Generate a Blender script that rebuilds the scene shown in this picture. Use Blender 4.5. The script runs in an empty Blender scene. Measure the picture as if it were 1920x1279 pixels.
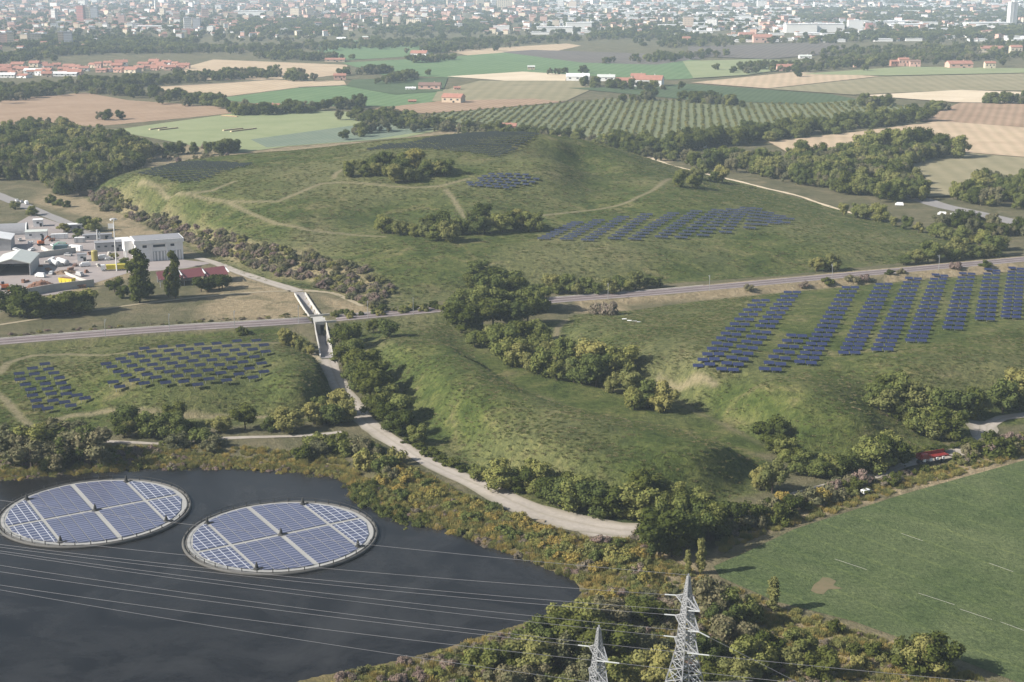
import bpy, math, random
import numpy as np
from math import radians, sin, cos, tan, pi, sqrt, atan2
random.seed(7); RNG = np.random.default_rng(11)
SC = bpy.context.scene; COL = SC.collection
# ------------------------------------------------------------------ camera model (photo 1920 x 1279)
F = 2700.0; HC = 150.0; PITCH = radians(14.4); CP, SP = cos(PITCH), sin(PITCH)
def ray(u, v):
    x = (u - 960) / F; y = -(v - 639.5) / F
    return (x, CP + y * SP, -SP + y * CP)
def P0(u, v, z=0.0):
    d = ray(u, v); t = (z - HC) / d[2]
    return (d[0] * t, d[1] * t, z)
def poly0(pts, z=0.0): return np.array([P0(u, v, z)[:2] for u, v in pts])
cam = bpy.data.cameras.new('camera'); camo = bpy.data.objects.new('camera', cam); COL.objects.link(camo)
camo.location = (0, 0, HC); camo.rotation_euler = (pi / 2 - PITCH, 0, 0)
cam.sensor_width = 36; cam.lens = F / 1920 * 36; cam.clip_start = 1; cam.clip_end = 60000
SC.camera = camo
# ------------------------------------------------------------------ object helpers
def tag(o, label=None, cat=None, group=None, kind=None):
    if label: o['label'] = label
    if cat: o['category'] = cat
    if group: o['group'] = group
    if kind: o['kind'] = kind
    return o
def thing(name, label, cat, loc=(0, 0, 0), rz=0, group=None, scale=(1, 1, 1)):
    o = bpy.data.objects.new(name, None); COL.objects.link(o)
    o.location = loc; o.rotation_euler = (0, 0, rz); o.scale = scale; o.empty_display_size = 0.5
    return tag(o, label, cat, group)
def link(name, me, parent=None):
    o = bpy.data.objects.new(name, me); COL.objects.link(o)
    if parent: o.parent = parent
    return o
class MB:
    def __init__(s): s.v = []; s.f = []; s.m = []
    def add(s, vs, fs, m=0):
        b = len(s.v); s.v += [tuple(p) for p in vs]
        for f in fs: s.f.append([i + b for i in f]); s.m.append(m)
        return s
    def box(s, c, d, rz=0, m=0, top=1.0, rx=0):
        cx, cy, cz = c; a, b, h = d[0] / 2, d[1] / 2, d[2] / 2; vs = []
        for z, k in ((-h, 1), (h, top)):
            for x, y in ((-a, -b), (a, -b), (a, b), (-a, b)):
                x, y, zz = x * k, y * k, z
                if rx: y, zz = y * cos(rx) - zz * sin(rx), y * sin(rx) + zz * cos(rx)
                vs.append((cx + x * cos(rz) - y * sin(rz), cy + x * sin(rz) + y * cos(rz), cz + zz))
        return s.add(vs, [(3, 2, 1, 0), (4, 5, 6, 7), (0, 1, 5, 4), (1, 2, 6, 5), (2, 3, 7, 6), (3, 0, 4, 7)], m)
    def bar(s, p, q, r, m=0, n=4, r2=None):
        p = np.array(p, float); q = np.array(q, float); d = q - p; L = np.linalg.norm(d)
        if L < 1e-6: return s
        d /= L; a = np.cross(d, (0, 0, 1) if abs(d[2]) < .9 else (1, 0, 0)); a /= np.linalg.norm(a); b = np.cross(d, a)
        r2 = r if r2 is None else r2; vs = []
        for c, rr in ((p, r), (q, r2)):
            for i in range(n):
                t = 2 * pi * (i + .5) / n; vs.append(c + rr * (cos(t) * a + sin(t) * b))
        fs = [(i, (i + 1) % n, n + (i + 1) % n, n + i) for i in range(n)]
        return s.add(vs, fs + [tuple(range(n))[::-1], tuple(range(n, 2 * n))], m)
    def tube(s, pts, r, n=5, m=0):
        for i in range(len(pts) - 1): s.bar(pts[i], pts[i + 1], r if not isinstance(r, (list, tuple)) else r[i], m, n, r if not isinstance(r, (list, tuple)) else r[i + 1])
        return s
    def lathe(s, c, prof, n=16, m=0):
        vs = []
        for r, z in prof:
            for i in range(n):
                t = 2 * pi * i / n; vs.append((c[0] + r * cos(t), c[1] + r * sin(t), c[2] + z))
        fs = []
        for k in range(len(prof) - 1):
            for i in range(n):
                j = (i + 1) % n; fs.append((k * n + i, k * n + j, k * n + n + j, k * n + n + i))
        fs.append(tuple(range(n))[::-1]); fs.append(tuple(range((len(prof) - 1) * n, len(prof) * n)))
        return s.add(vs, fs, m)
    def prism(s, poly, z0, z1, m=0):
        n = len(poly); vs = [(x, y, z0) for x, y in poly] + [(x, y, z1) for x, y in poly]
        return s.add(vs, [tuple(range(n))[::-1], tuple(range(n, 2 * n))] + [(i, (i + 1) % n, n + (i + 1) % n, n + i) for i in range(n)], m)
    def gable(s, w, d, z0, h, over=0.4, m=0, th=0.25):
        a, b = w / 2 + over, d / 2 + over                       # ridge along x, a closed thick roof
        vs = [(-a, -b, z0), (a, -b, z0), (a, b, z0), (-a, b, z0), (-a, 0, z0 + h), (a, 0, z0 + h)]
        vs += [(x, y, z - th) for x, y, z in vs]
        return s.add(vs, [(0, 1, 5, 4), (2, 3, 4, 5), (7, 6, 10, 11), (9, 8, 11, 10), (0, 6, 7, 1), (2, 8, 9, 3), (0, 4, 10, 6), (4, 3, 9, 10), (1, 7, 11, 5), (5, 11, 8, 2)], m)
    def mesh(s, name, mats, smooth=False):
        me = bpy.data.meshes.new(name); me.from_pydata([tuple(map(float, p)) for p in s.v], [], s.f)
        for m in (mats if isinstance(mats, (list, tuple)) else [mats]): me.materials.append(m)
        if len(me.materials) > 1: me.polygons.foreach_set('material_index', s.m)
        if smooth: me.polygons.foreach_set('use_smooth', [True] * len(me.polygons))
        me.update(); return me
    def build(s, name, mats, parent=None, smooth=False): return link(name, s.mesh(name, mats, smooth), parent)
def np_mesh(name, V, Q, mats, smooth=False, tri=False):
    k = 3 if tri else 4; me = bpy.data.meshes.new(name)
    me.vertices.add(len(V)); me.vertices.foreach_set('co', np.ascontiguousarray(V, np.float32).ravel())
    n = len(Q); me.loops.add(n * k); me.loops.foreach_set('vertex_index', np.ascontiguousarray(Q, np.int32).ravel())
    me.polygons.add(n); me.polygons.foreach_set('loop_start', np.arange(0, n * k, k, dtype=np.int32))
    for m in mats: me.materials.append(m)
    if smooth: me.polygons.foreach_set('use_smooth', np.ones(n, bool))
    me.update(calc_edges=True); return me
ONES = ['', 'first', 'second', 'third', 'fourth', 'fifth', 'sixth', 'seventh', 'eighth', 'ninth', 'tenth', 'eleventh', 'twelfth', 'thirteenth', 'fourteenth', 'fifteenth', 'sixteenth', 'seventeenth', 'eighteenth', 'nineteenth']
TENS = ['', '', 'twenty', 'thirty', 'forty', 'fifty', 'sixty', 'seventy', 'eighty', 'ninety']; TENTH = ['', '', 'twentieth', 'thirtieth', 'fortieth', 'fiftieth', 'sixtieth', 'seventieth', 'eightieth', 'ninetieth']
def ordw(n): return ONES[n] if n < 20 else (TENTH[n // 10] if n % 10 == 0 else TENS[n // 10] + '-' + ONES[n % 10])
# ------------------------------------------------------------------ material helpers
def mat(name):
    m = bpy.data.materials.new(name); m.use_nodes = True; nt = m.node_tree; return m, nt, nt.nodes['Principled BSDF']
def nd(nt, t, **kw):
    n = nt.nodes.new(t)
    for k, v in kw.items():
        if k.startswith('i_'): n.inputs[k[2:].replace('_', ' ')].default_value = v
        else: setattr(n, k, v)
    return n
def noise(nt, vec, scale, detail=4, rough=.55, dist=0.0):
    n = nd(nt, 'ShaderNodeTexNoise'); n.inputs['Scale'].default_value = scale; n.inputs['Detail'].default_value = detail
    n.inputs['Roughness'].default_value = rough; n.inputs['Distortion'].default_value = dist
    if vec is not None: nt.links.new(vec, n.inputs['Vector'])
    return n.outputs['Fac']
def ramp(nt, fac, stops):
    r = nd(nt, 'ShaderNodeValToRGB'); e = r.color_ramp.elements
    while len(e) < len(stops): e.new(.5)
    for i, (p, c) in enumerate(stops): e[i].position = p; e[i].color = (*c, 1) if len(c) == 3 else c
    if fac is not None: nt.links.new(fac, r.inputs['Fac'])
    return r.outputs['Color']
def sock(nt, x, s):
    if hasattr(x, 'is_output'): nt.links.new(x, s)
    else: s.default_value = (*x, 1) if isinstance(x, tuple) and len(x) == 3 else x
def mix(nt, f, a, b, mode='MIX'):
    n = nd(nt, 'ShaderNodeMix', data_type='RGBA', blend_type=mode)
    sock(nt, f, n.inputs[0]); sock(nt, a, n.inputs[6]); sock(nt, b, n.inputs[7]); return n.outputs[2]
def mth(nt, op, a, b=0.0, clamp=False):
    n = nd(nt, 'ShaderNodeMath', operation=op, use_clamp=clamp); sock(nt, a, n.inputs[0]); sock(nt, b, n.inputs[1]); return n.outputs[0]
def objvec(nt): return nd(nt, 'ShaderNodeTexCoord').outputs['Object']
def posvec(nt): return nd(nt, 'ShaderNodeNewGeometry').outputs['Position']
def bump(nt, b, h, strength, dist):
    n = nd(nt, 'ShaderNodeBump'); n.inputs['Strength'].default_value = strength; n.inputs['Distance'].default_value = dist
    nt.links.new(h, n.inputs['Height']); nt.links.new(n.outputs['Normal'], b.inputs['Normal'])
def simple(name, c, rough=.7, var=.18, scale=.6, metal=0, spec=.3, world=True):
    """plain colour broken up by dirt noise at two scales"""
    m, nt, b = mat(name); p = posvec(nt) if world else objvec(nt)
    n1 = noise(nt, p, scale, 5, .6); n2 = noise(nt, p, scale * .13, 3)
    f = mth(nt, 'ADD', mth(nt, 'MULTIPLY', n1, .5), mth(nt, 'MULTIPLY', n2, .5))
    lo = tuple(x * (1 - var) for x in c); hi = tuple(min(1, x * (1 + var)) for x in c)
    col = ramp(nt, f, [(.3, lo), (.7, hi)]); nt.links.new(col, b.inputs['Base Color'])
    b.inputs['Roughness'].default_value = rough; b.inputs['Metallic'].default_value = metal; b.inputs['Specular IOR Level'].default_value = spec
    return m
# ------------------------------------------------------------------ geometry on numpy arrays
def sm(t): t = np.clip(t, 0, 1); return t * t * (3 - 2 * t)
def inside(X, Y, poly):
    c = np.zeros(X.shape, bool); n = len(poly)
    for i in range(n):
        x1, y1 = poly[i]; x2, y2 = poly[(i + 1) % n]
        if y1 == y2: continue
        c ^= ((y1 > Y) != (y2 > Y)) & (X < (x2 - x1) * (Y - y1) / (y2 - y1) + x1)
    return c
def dline(X, Y, pts, closed=False):
    d = np.full(X.shape, 1e9); n = len(pts)
    for i in range(n if closed else n - 1):
        x1, y1 = pts[i]; x2, y2 = pts[(i + 1) % n]; dx, dy = x2 - x1, y2 - y1; L = dx * dx + dy * dy + 1e-9
        t = np.clip(((X - x1) * dx + (Y - y1) * dy) / L, 0, 1)
        d = np.minimum(d, np.hypot(X - x1 - t * dx, Y - y1 - t * dy))
    return d
def sdist(X, Y, poly):
    d = dline(X, Y, poly, True); return np.where(inside(X, Y, poly), d, -d)
def spline(pts, step):
    pts = np.array(pts, float); n = len(pts); out = []
    for i in range(n - 1):
        p0, p1, p2, p3 = pts[max(i - 1, 0)], pts[i], pts[i + 1], pts[min(i + 2, n - 1)]
        k = max(1, int(np.linalg.norm(p2 - p1) / step))
        for j in range(k):
            t = j / k
            out.append(.5 * (2 * p1 + (p2 - p0) * t + (2 * p0 - 5 * p1 + 4 * p2 - p3) * t * t + (3 * p1 - p0 - 3 * p2 + p3) * t ** 3))
    out.append(pts[-1]); return np.array(out)
# ------------------------------------------------------------------ terrain: one fan-shaped sheet, fine near the hills, coarse to the horizon
ANG = np.radians(np.arange(-33, 33.001, .1))
_r = [115.0]
while _r[-1] < 1550: _r.append(_r[-1] * 1.0031)
while _r[-1] < 16500: _r.append(_r[-1] * 1.06)
RAD = np.array(_r)
GX = np.outer(RAD, np.sin(ANG)); GY = np.outer(RAD, np.cos(ANG)); GZ = np.zeros_like(GX)
HILLS = {
 'big': dict(w=22, base=[(150,360),(165,378),(250,412),(380,478),(480,525),(620,550),(700,578),(780,572),(860,560),(1000,545),(1150,542),(1250,532),(1450,518),(1650,497),(1885,474),(1760,443),(1560,389),(1420,350),(1300,322),(1240,308),(1150,300),(1000,292),(800,292),(600,302),(400,310),(240,318),(180,336)],
  c=[(420,440,8),(420,378,18),(420,340,23),(420,305,25),(440,295,26),(300,400,10),(300,375,17),(262,336,20.5),(300,314,22.5),(340,304,23.5),(215,348,16.5),(250,330,20),(230,365,14),(200,360,11),
   (560,500,4),(560,470,8.5),(560,420,15),(560,378,20),(600,345,24.5),(560,300,27),(560,284,26.5),(640,500,7),(640,437,12),(640,392,18),(700,345,25),(640,310,29.5),(640,280,29),
   (740,440,13),(740,400,15),(760,370,20.5),(760,345,25),(760,300,32.5),(780,265,35),(715,266,32),(860,530,3.5),(860,500,8),(860,450,13),(860,405,16),(860,362,22.5),(900,330,28),(860,300,33),(860,254,36),
   (960,300,32.5),(960,252,36),(930,247,36),(1000,500,7),(1000,440,12.5),(1000,400,16),(980,350,24),(1020,330,28),(1040,300,33),(1050,270,35),(1075,322,20),(1082,300,24.5),(1100,350,19),(1100,382,16),(1150,300,24),(1145,277,28),
   (1200,450,11),(1200,420,14),(1200,370,18),(1230,335,20),(1225,306,18),(1300,440,11),(1300,400,15),(1310,350,15),(1310,336,11),(1450,420,11),(1450,390,11),(1440,374,7),(1450,470,6),(1300,490,5),(1150,500,6),(1600,440,7),(1600,414,4),(1600,470,5),(1750,470,3)]),
 'left': dict(w=4, base=[(-220,645),(0,648),(200,642),(400,630),(520,622),(575,632),(602,682),(621,752),(590,772),(520,778),(400,784),(200,790),(60,800),(-220,830)],
  c=[(190,690,6.5),(215,725,6.5),(300,730,7),(400,724,7),(490,716,7),(558,692,10.5),(549,655,10),(566,724,9.5),(500,690,7.5),(400,655,7),(300,662,7),(230,676,6.5),(130,690,2.5),(60,740,2),(130,765,1.5),(30,690,2.2),(160,740,3),(-100,700,2),(-100,770,1.5)]),
 'center': dict(w=15, base=[(655,650),(700,615),(760,602),(840,592),(880,625),(890,668),(940,705),(1040,758),(1150,792),(1290,800),(1370,832),(1450,870),(1440,905),(1350,945),(1200,962),(1050,945),(950,912),(880,880),(800,805),(705,705)],
  c=[(800,660,8.5),(845,648,9),(760,640,6.5),(720,675,5),(870,672,10),(932,722,11),(970,738,11.5),(1130,785,11.5),(900,700,10.5),(1000,748,11.5),(1080,770,11.5),(1180,802,11),(1280,818,10),(1360,852,9),(850,760,8.5),(950,830,9),(1050,870,8.5),(1150,890,8),(1250,890,7.5),(1350,895,6),(800,740,6.5),(1000,790,11),(1150,845,10)]),
 'right': dict(w=10, base=[(1055,602),(1080,590),(1190,582),(1300,566),(1500,545),(1700,527),(1920,508),(2250,490),(2300,640),(2200,770),(1920,770),(1850,790),(1800,815),(1740,838),(1690,848),(1560,858),(1480,860),(1430,832),(1370,800),(1300,768),(1255,738),(1150,716),(1080,690),(1040,650)],
  c=[(1100,620,5),(1200,620,7),(1300,600,6),(1200,680,8),(1300,690,10),(1280,720,9),(1400,650,10),(1400,740,11),(1500,770,10.5),(1600,795,9.5),(1665,812,7.5),(1500,700,11),(1600,660,11),(1500,600,9),(1500,565,5),(1700,640,11),(1700,562,6),(1850,600,10),(1850,535,5),(1920,640,10),(2100,600,9),(1700,700,11.5),(1800,720,8),(1900,720,7),(2100,700,6),(1650,742,6),(1710,770,3),(1760,802,1.5),(1570,722,11.5),(1400,800,6.5),(1480,832,4.5),(1560,842,4.5),(1380,785,8)]),
}
def tps(pts, z):
    n = len(pts); s = 100.0; p = pts / s
    d2 = ((p[:, None] - p[None]) ** 2).sum(-1); K = .5 * d2 * np.log(d2 + 1e-9)
    A = np.zeros((n + 3, n + 3)); A[:n, :n] = K + np.eye(n) * 2e-3; A[:n, n] = 1; A[:n, n + 1:] = p; A[n, :n] = 1; A[n + 1:, :n] = p.T
    w = np.linalg.solve(A, np.r_[z, 0, 0, 0])
    def f(X, Y):
        X = X / s; Y = Y / s; o = w[n] + w[n + 1] * X + w[n + 2] * Y
        for i in range(n):
            d = (X - p[i, 0]) ** 2 + (Y - p[i, 1]) ** 2; o = o + w[i] * .5 * d * np.log(d + 1e-9)
        return o
    return f
SUB = RAD < 1700; sx, sy = GX[SUB], GY[SUB]; zz = np.zeros_like(sx); hillmask = np.zeros_like(sx)
HBASE = {}
for k, h in HILLS.items():
    base = poly0(h['base']); HBASE[k] = base
    bp = []
    for i in range(len(base)):
        a, b = base[i], base[(i + 1) % len(base)]; m = max(1, int(np.hypot(*(b - a)) / 45))
        bp += [a + (b - a) * j / m for j in range(m)]
    cp = [P0(*c) for c in h['c']]; pts = np.array([b for b in bp] + [c[:2] for c in cp]); z = np.array([0] * len(bp) + [c[2] for c in cp], float)
    f = tps(pts, z); lo, hi = base.min(0) - 5, base.max(0) + 5
    sel = (sx > lo[0]) & (sx < hi[0]) & (sy > lo[1]) & (sy < hi[1]); X, Y = sx[sel], sy[sel]
    d = sdist(X, Y, base); hz_ = np.clip(f(X, Y), 0, 45) * sm(d / h['w'])
    zz[sel] = np.maximum(zz[sel], hz_); hillmask[sel] = np.maximum(hillmask[sel], sm((d + 1.5) / 3))
# gentle unevenness of the tipped ground
zz += hillmask * (np.sin(sx * .11 + np.sin(sy * .07) * 2) * np.sin(sy * .13 + 1.3) * .12 + np.sin(sx * .033 + 2) * np.sin(sy * .041) * .28) * sm(zz / 5)
POND_PX = [(-260,905),(0,893),(100,885),(190,880),(290,873),(420,873),(560,881),(640,891),(670,905),(678,930),(740,958),(830,987),(930,1022),(1010,1062),(1078,1088),(1088,1112),(1070,1132),(1000,1162),(900,1192),(830,1216),(720,1243),(600,1266),(480,1296),(300,1340),(-260,1420)]
WATER = -1.5; POND = poly0(POND_PX, WATER)
dp = sdist(sx, sy, POND)
zz = np.where(dp > 0, WATER - np.minimum(dp * .2, 2.5), np.where(dp > -14, WATER + (1.5 + zz) * sm(-dp / 14), zz))
RAIL_PX = [(-300,668),(0,641),(300,618),(580,601),(850,578),(1080,560),(1250,547),(1500,524),(1700,506),(1900,488),(2250,456)]
RAIL = spline([P0(u, v, 2.2)[:2] for u, v in RAIL_PX], 6)
dr = dline(sx, sy, RAIL[::4]); zz = np.where(dr < 14, np.maximum(zz, 2.2 * sm((14 - dr) / 7)), zz)
# road cutting under the railway: two ramps
RAMP = [P0(560,548)[:2], P0(577,575)[:2], P0(592,597)[:2], P0(600,612)[:2], P0(607,640)[:2], P0(613,672)[:2]]
RAMPZ = [0.05, -1.6, -3.0, -3.0, -2.4, 0.05]
def ramp_at(X, Y):
    best = np.full(X.shape, 1e9); zb = np.zeros(X.shape)
    for i in range(len(RAMP) - 1):
        (x1, y1), (x2, y2) = RAMP[i], RAMP[i + 1]; dx, dy = x2 - x1, y2 - y1; L = dx * dx + dy * dy
        t = np.clip(((X - x1) * dx + (Y - y1) * dy) / L, 0, 1); d = np.hypot(X - x1 - t * dx, Y - y1 - t * dy)
        k = d < best; best = np.where(k, d, best); zb = np.where(k, RAMPZ[i] + (RAMPZ[i + 1] - RAMPZ[i]) * t, zb)
    return best, zb
near = (sx > -110) & (sx < -40) & (sy > 480) & (sy < 760)
db, zb = ramp_at(sx[near], sy[near]); zz[near] = np.where(db < 2.1, np.minimum(zz[near], zb - .1), zz[near])
GZ[SUB] = zz
def hz(x, y):
    x = np.asarray(x, float); y = np.asarray(y, float); r = np.hypot(x, y); a = np.arctan2(x, y)
    fa = np.clip((a - ANG[0]) / (ANG[1] - ANG[0]), 0, len(ANG) - 1.001); ia = fa.astype(int); fa = fa - ia
    ir = np.clip(np.searchsorted(RAD, r) - 1, 0, len(RAD) - 2); fr = np.clip((r - RAD[ir]) / (RAD[ir + 1] - RAD[ir]), 0, 1)
    return (GZ[ir, ia] * (1 - fa) + GZ[ir, ia + 1] * fa) * (1 - fr) + (GZ[ir + 1, ia] * (1 - fa) + GZ[ir + 1, ia + 1] * fa) * fr
def at(u, v):
    """point of the ground seen at photo pixel (u, v)"""
    d = np.array(ray(u, v)); t = np.geomspace(120, 16000, 1400); P = d[None] * t[:, None]
    k = np.nonzero(HC + P[:, 2] < hz(P[:, 0], P[:, 1]))[0]
    if not len(k) or k[0] == 0: return np.array(P0(u, v))
    a, b = t[k[0] - 1], t[k[0]]; tt = np.linspace(a, b, 40); P = d[None] * tt[:, None]
    q = np.nonzero(HC + P[:, 2] < hz(P[:, 0], P[:, 1]))[0]; p = P[q[0] if len(q) else -1]
    return np.array([p[0], p[1], float(hz(p[0], p[1]))])
def mpp(p): return float(np.linalg.norm(np.array(p) - (0, 0, HC))) / F     # metres per photo pixel at p
# ------------------------------------------------------------------ masks on the sheet: r = hill grass, g = worn trail, b = bare tan earth / a second: yard
TRAILS = [[(262,342),(300,354),(340,363),(380,371),(425,378),(470,400),(520,420),(580,432),(640,438),(720,444)],
 [(345,364),(400,357),(440,340)],[(425,378),(520,378),(560,362),(600,345),(640,342),(720,348),(790,352),(830,348),(880,335)],
 [(835,356),(850,372),(860,390),(872,408)],[(625,335),(630,325),(655,312)],[(1010,405),(1090,396),(1160,385),(1200,368),(1240,345),(1260,335)],
 [(0,700),(15,680),(60,667),(130,664),(200,666),(280,655),(400,648),(520,643)],[(-10,735),(10,750),(40,785),(60,800)],[(60,800),(130,780),(210,770),(300,778),(420,782),(520,782),(600,778)],
 [(1062,600),(1045,615),(1042,635),(1060,660),(1090,680)],[(1235,715),(1290,718),(1340,720)],[(1010,556),(1060,575),(1100,580)]]
trail = np.zeros_like(sx); TRW = []
for tr in TRAILS:
    w = spline([at(u, v)[:2] for u, v in tr], 12); TRW.append(w); lo, hi = w.min(0) - 8, w.max(0) + 8
    s_ = (sx > lo[0]) & (sx < hi[0]) & (sy > lo[1]) & (sy < hi[1]); wd = 1.05 if w[:, 1].mean() < 700 else 1.0
    trail[s_] = np.maximum(trail[s_], sm((wd + 1.2 - dline(sx[s_], sy[s_], w)) / 1.6))
BARE = [([(285,272),(430,268),(500,284),(430,296),(330,306),(235,325)],8),([(455,300),(520,270),(640,262),(700,268),(860,235),(1000,232),(1120,272),(1260,300),(1250,318),(1000,300),(600,310)],6),
 ([(530,465),(600,455),(650,490),(640,525),(560,500)],7),([(180,360),(260,400),(330,440),(360,480),(250,470),(200,420),(60,380),(90,355)],8),([(600,555),(700,575),(740,600),(640,610)],5),
 ([(1070,560),(1150,565),(1210,600),(1130,600),(1080,585)],3),([(0,470),(230,430),(250,520),(170,545),(0,570)],4),([(1160,548),(1450,526),(1900,482),(2000,500),(1500,548),(1150,575)],3),
 ([(1320,1090),(1440,1130),(1600,1180),(1760,1240),(2000,1330),(1700,1340),(1500,1250),(1380,1180)],6),([(1090,1010),(1200,1000),(1290,1040),(1330,1080),(1250,1110),(1160,1100),(1060,1060)],6),([(930,1010),(1100,1070),(1100,1095),(1000,1055)],2),
 ([(1560,920),(1700,885),(1920,835),(1990,830),(1990,850),(1480,985),(1340,1040),(1340,1030)],2),([(380,500),(560,535),(600,600),(380,600)],8)]
bare = np.zeros_like(sx)
for pl, w in BARE:
    q = poly0(pl); lo, hi = q.min(0) - 20, q.max(0) + 20
    s_ = (sx > lo[0]) & (sx < hi[0]) & (sy > lo[1]) & (sy < hi[1]); bare[s_] = np.maximum(bare[s_], sm(sdist(sx[s_], sy[s_], q) / w * .5 + .5))
bare = bare * (1 - .85 * hillmask)
SCRUBZ = [(150,366),(195,354),(240,378),(320,402),(420,438),(500,462),(600,480),(690,512),(745,550),(700,580),(630,548),(500,512),(390,474),(250,412)]
q = np.array([at(u, v)[:2] for u, v in SCRUBZ]); bare = np.maximum(bare, .75 * sm(sdist(sx, sy, q) / 14 + .5))
for pl in ([(835,612),(1070,600),(1160,700),(1340,790),(1460,850),(1400,850),(1150,795),(930,712),(870,660)], [(-300,648),(0,650),(300,640),(560,628),(640,740),(640,790),(400,800),(0,830),(-300,840)], [(1240,725),(1400,800),(1480,870),(1700,860),(1860,800),(2000,790),(2000,740),(1400,700)], [(1170,590),(1500,545),(1920,505),(1920,540),(1200,620)],[(640,610),(860,590),(860,640),(660,660)],[(655,690),(720,800),(860,885),(1050,965),(1200,985),(1440,920),(1300,900),(900,860)]):
    q = poly0(pl); hillmask = np.maximum(hillmask, sm(sdist(sx, sy, q) / 6 + .5))
hillmask *= sm((dr - 4) / 6)
bankm = sm((dp + 9) / 7) * (dp < 3)
mask = np.zeros((GX.size, 4), np.float32); nsub = sx.size
mask[:nsub, 0] = hillmask.ravel(); mask[:nsub, 1] = trail.ravel(); mask[:nsub, 2] = bare.ravel(); mask[:nsub, 3] = bankm.ravel()
def ground_mat():
    m, nt, b = mat('ground_turf'); p = posvec(nt); a = nd(nt, 'ShaderNodeAttribute', attribute_name='mask')
    sp = nd(nt, 'ShaderNodeSeparateColor'); nt.links.new(a.outputs['Color'], sp.inputs[0])
    hill, trl, bar_ = sp.outputs[0], sp.outputs[1], sp.outputs[2]; bank = a.outputs['Alpha']
    big = noise(nt, p, .011, 3, .5, .4); mid = noise(nt, p, .06, 5, .62, .8); fine = noise(nt, p, .42, 6, .72, .6); tuft = noise(nt, p, 1.7, 3, .6)
    g = ramp(nt, mid, [(.30, (.037,.056,.015)), (.45, (.067,.088,.024)), (.57, (.096,.109,.035)), (.70, (.160,.146,.068))])
    dry = ramp(nt, big, [(.45, (0,0,0)), (.68, (1,1,1))]); g = mix(nt, mth(nt, 'MULTIPLY', dry, .55), g, (.175,.165,.085))
    g = mix(nt, .8, g, ramp(nt, fine, [(.30, (.30,.33,.30)), (.5, (1,1,1)), (.68, (1.75,1.6,1.5))]), 'MULTIPLY')
    g = mix(nt, .5, g, ramp(nt, tuft, [(.3, (.55,.6,.5)), (.7, (1.35,1.3,1.3))]), 'MULTIPLY')
    pl = ramp(nt, mid, [(.3, (.085,.088,.045)), (.5, (.125,.118,.066)), (.7, (.19,.162,.10))])
    pl = mix(nt, .6, pl, ramp(nt, fine, [(.3, (.6,.6,.6)), (.7, (1.3,1.25,1.2))]), 'MULTIPLY')
    col = mix(nt, hill, pl, g)
    be = ramp(nt, fine, [(.3, (.18,.14,.082)), (.5, (.28,.222,.135)), (.7, (.38,.31,.20))])
    bm = mth(nt, 'MULTIPLY', bar_, ramp(nt, mid, [(.34, (.25,.25,.25)), (.52, (1,1,1))])); col = mix(nt, bm, col, be)
    bk = ramp(nt, mid, [(.35, (.10,.085,.045)), (.55, (.17,.14,.06)), (.7, (.20,.15,.09))]); col = mix(nt, mth(nt, 'MULTIPLY', bank, .8), col, bk)
    tm = mth(nt, 'MULTIPLY', trl, ramp(nt, fine, [(.32, (.25,.25,.25)), (.5, (.78,.78,.78))])); col = mix(nt, tm, col, ramp(nt, tuft, [(.3, (.21,.175,.105)), (.7, (.30,.25,.16))]))
    nt.links.new(col, b.inputs['Base Color']); b.inputs['Roughness'].default_value = .95; b.inputs['Specular IOR Level'].default_value = .1
    bump(nt, b, mth(nt, 'ADD', mth(nt, 'MULTIPLY', fine, .7), mth(nt, 'MULTIPLY', tuft, .3)), 1.0, 1.6); return m
nr, na = GX.shape; V = np.stack([GX, GY, GZ], -1).reshape(-1, 3); ii = np.arange(nr * na).reshape(nr, na)
Q = np.stack([ii[:-1, :-1], ii[:-1, 1:], ii[1:, 1:], ii[1:, :-1]], -1).reshape(-1, 4)
gm = np_mesh('ground', V, Q, [ground_mat()], smooth=True)
at_ = gm.attributes.new('mask', 'FLOAT_COLOR', 'POINT'); at_.data.foreach_set('color', mask.ravel())
tag(link('ground', gm), 'rough grassy plain with rounded landfill hills', None, None, 'structure')
# ------------------------------------------------------------------ water
def water_mat():
    m, nt, b = mat('pond_water'); p = posvec(nt)
    n1 = noise(nt, p, .03, 6, .68, 1.6); col = ramp(nt, n1, [(.35, (.010,.010,.0105)), (.65, (.030,.030,.030))])
    nt.links.new(col, b.inputs['Base Color']); nt.links.new(mth(nt, 'ADD', .07, mth(nt, 'MULTIPLY', noise(nt, p, .012, 4, .6, 1.5), .28)), b.inputs['Roughness']); b.inputs['IOR'].default_value = 1.33; b.inputs['Specular IOR Level'].default_value = .2
    w = mth(nt, 'ADD', noise(nt, p, .9, 4, .6), mth(nt, 'MULTIPLY', noise(nt, p, .12, 3), .6)); bump(nt, b, w, .12, .5); return m
wp = np.array(POND); c = wp.mean(0); wp = c + (wp - c) * 1.03
w = MB(); w.add([(x, y, WATER) for x, y in wp], [tuple(range(len(wp)))[::-1]])
wo = w.build('pond_water', water_mat()); tag(wo, 'dark slate coloured pond water with faint ripples', None, None, 'structure')
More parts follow.
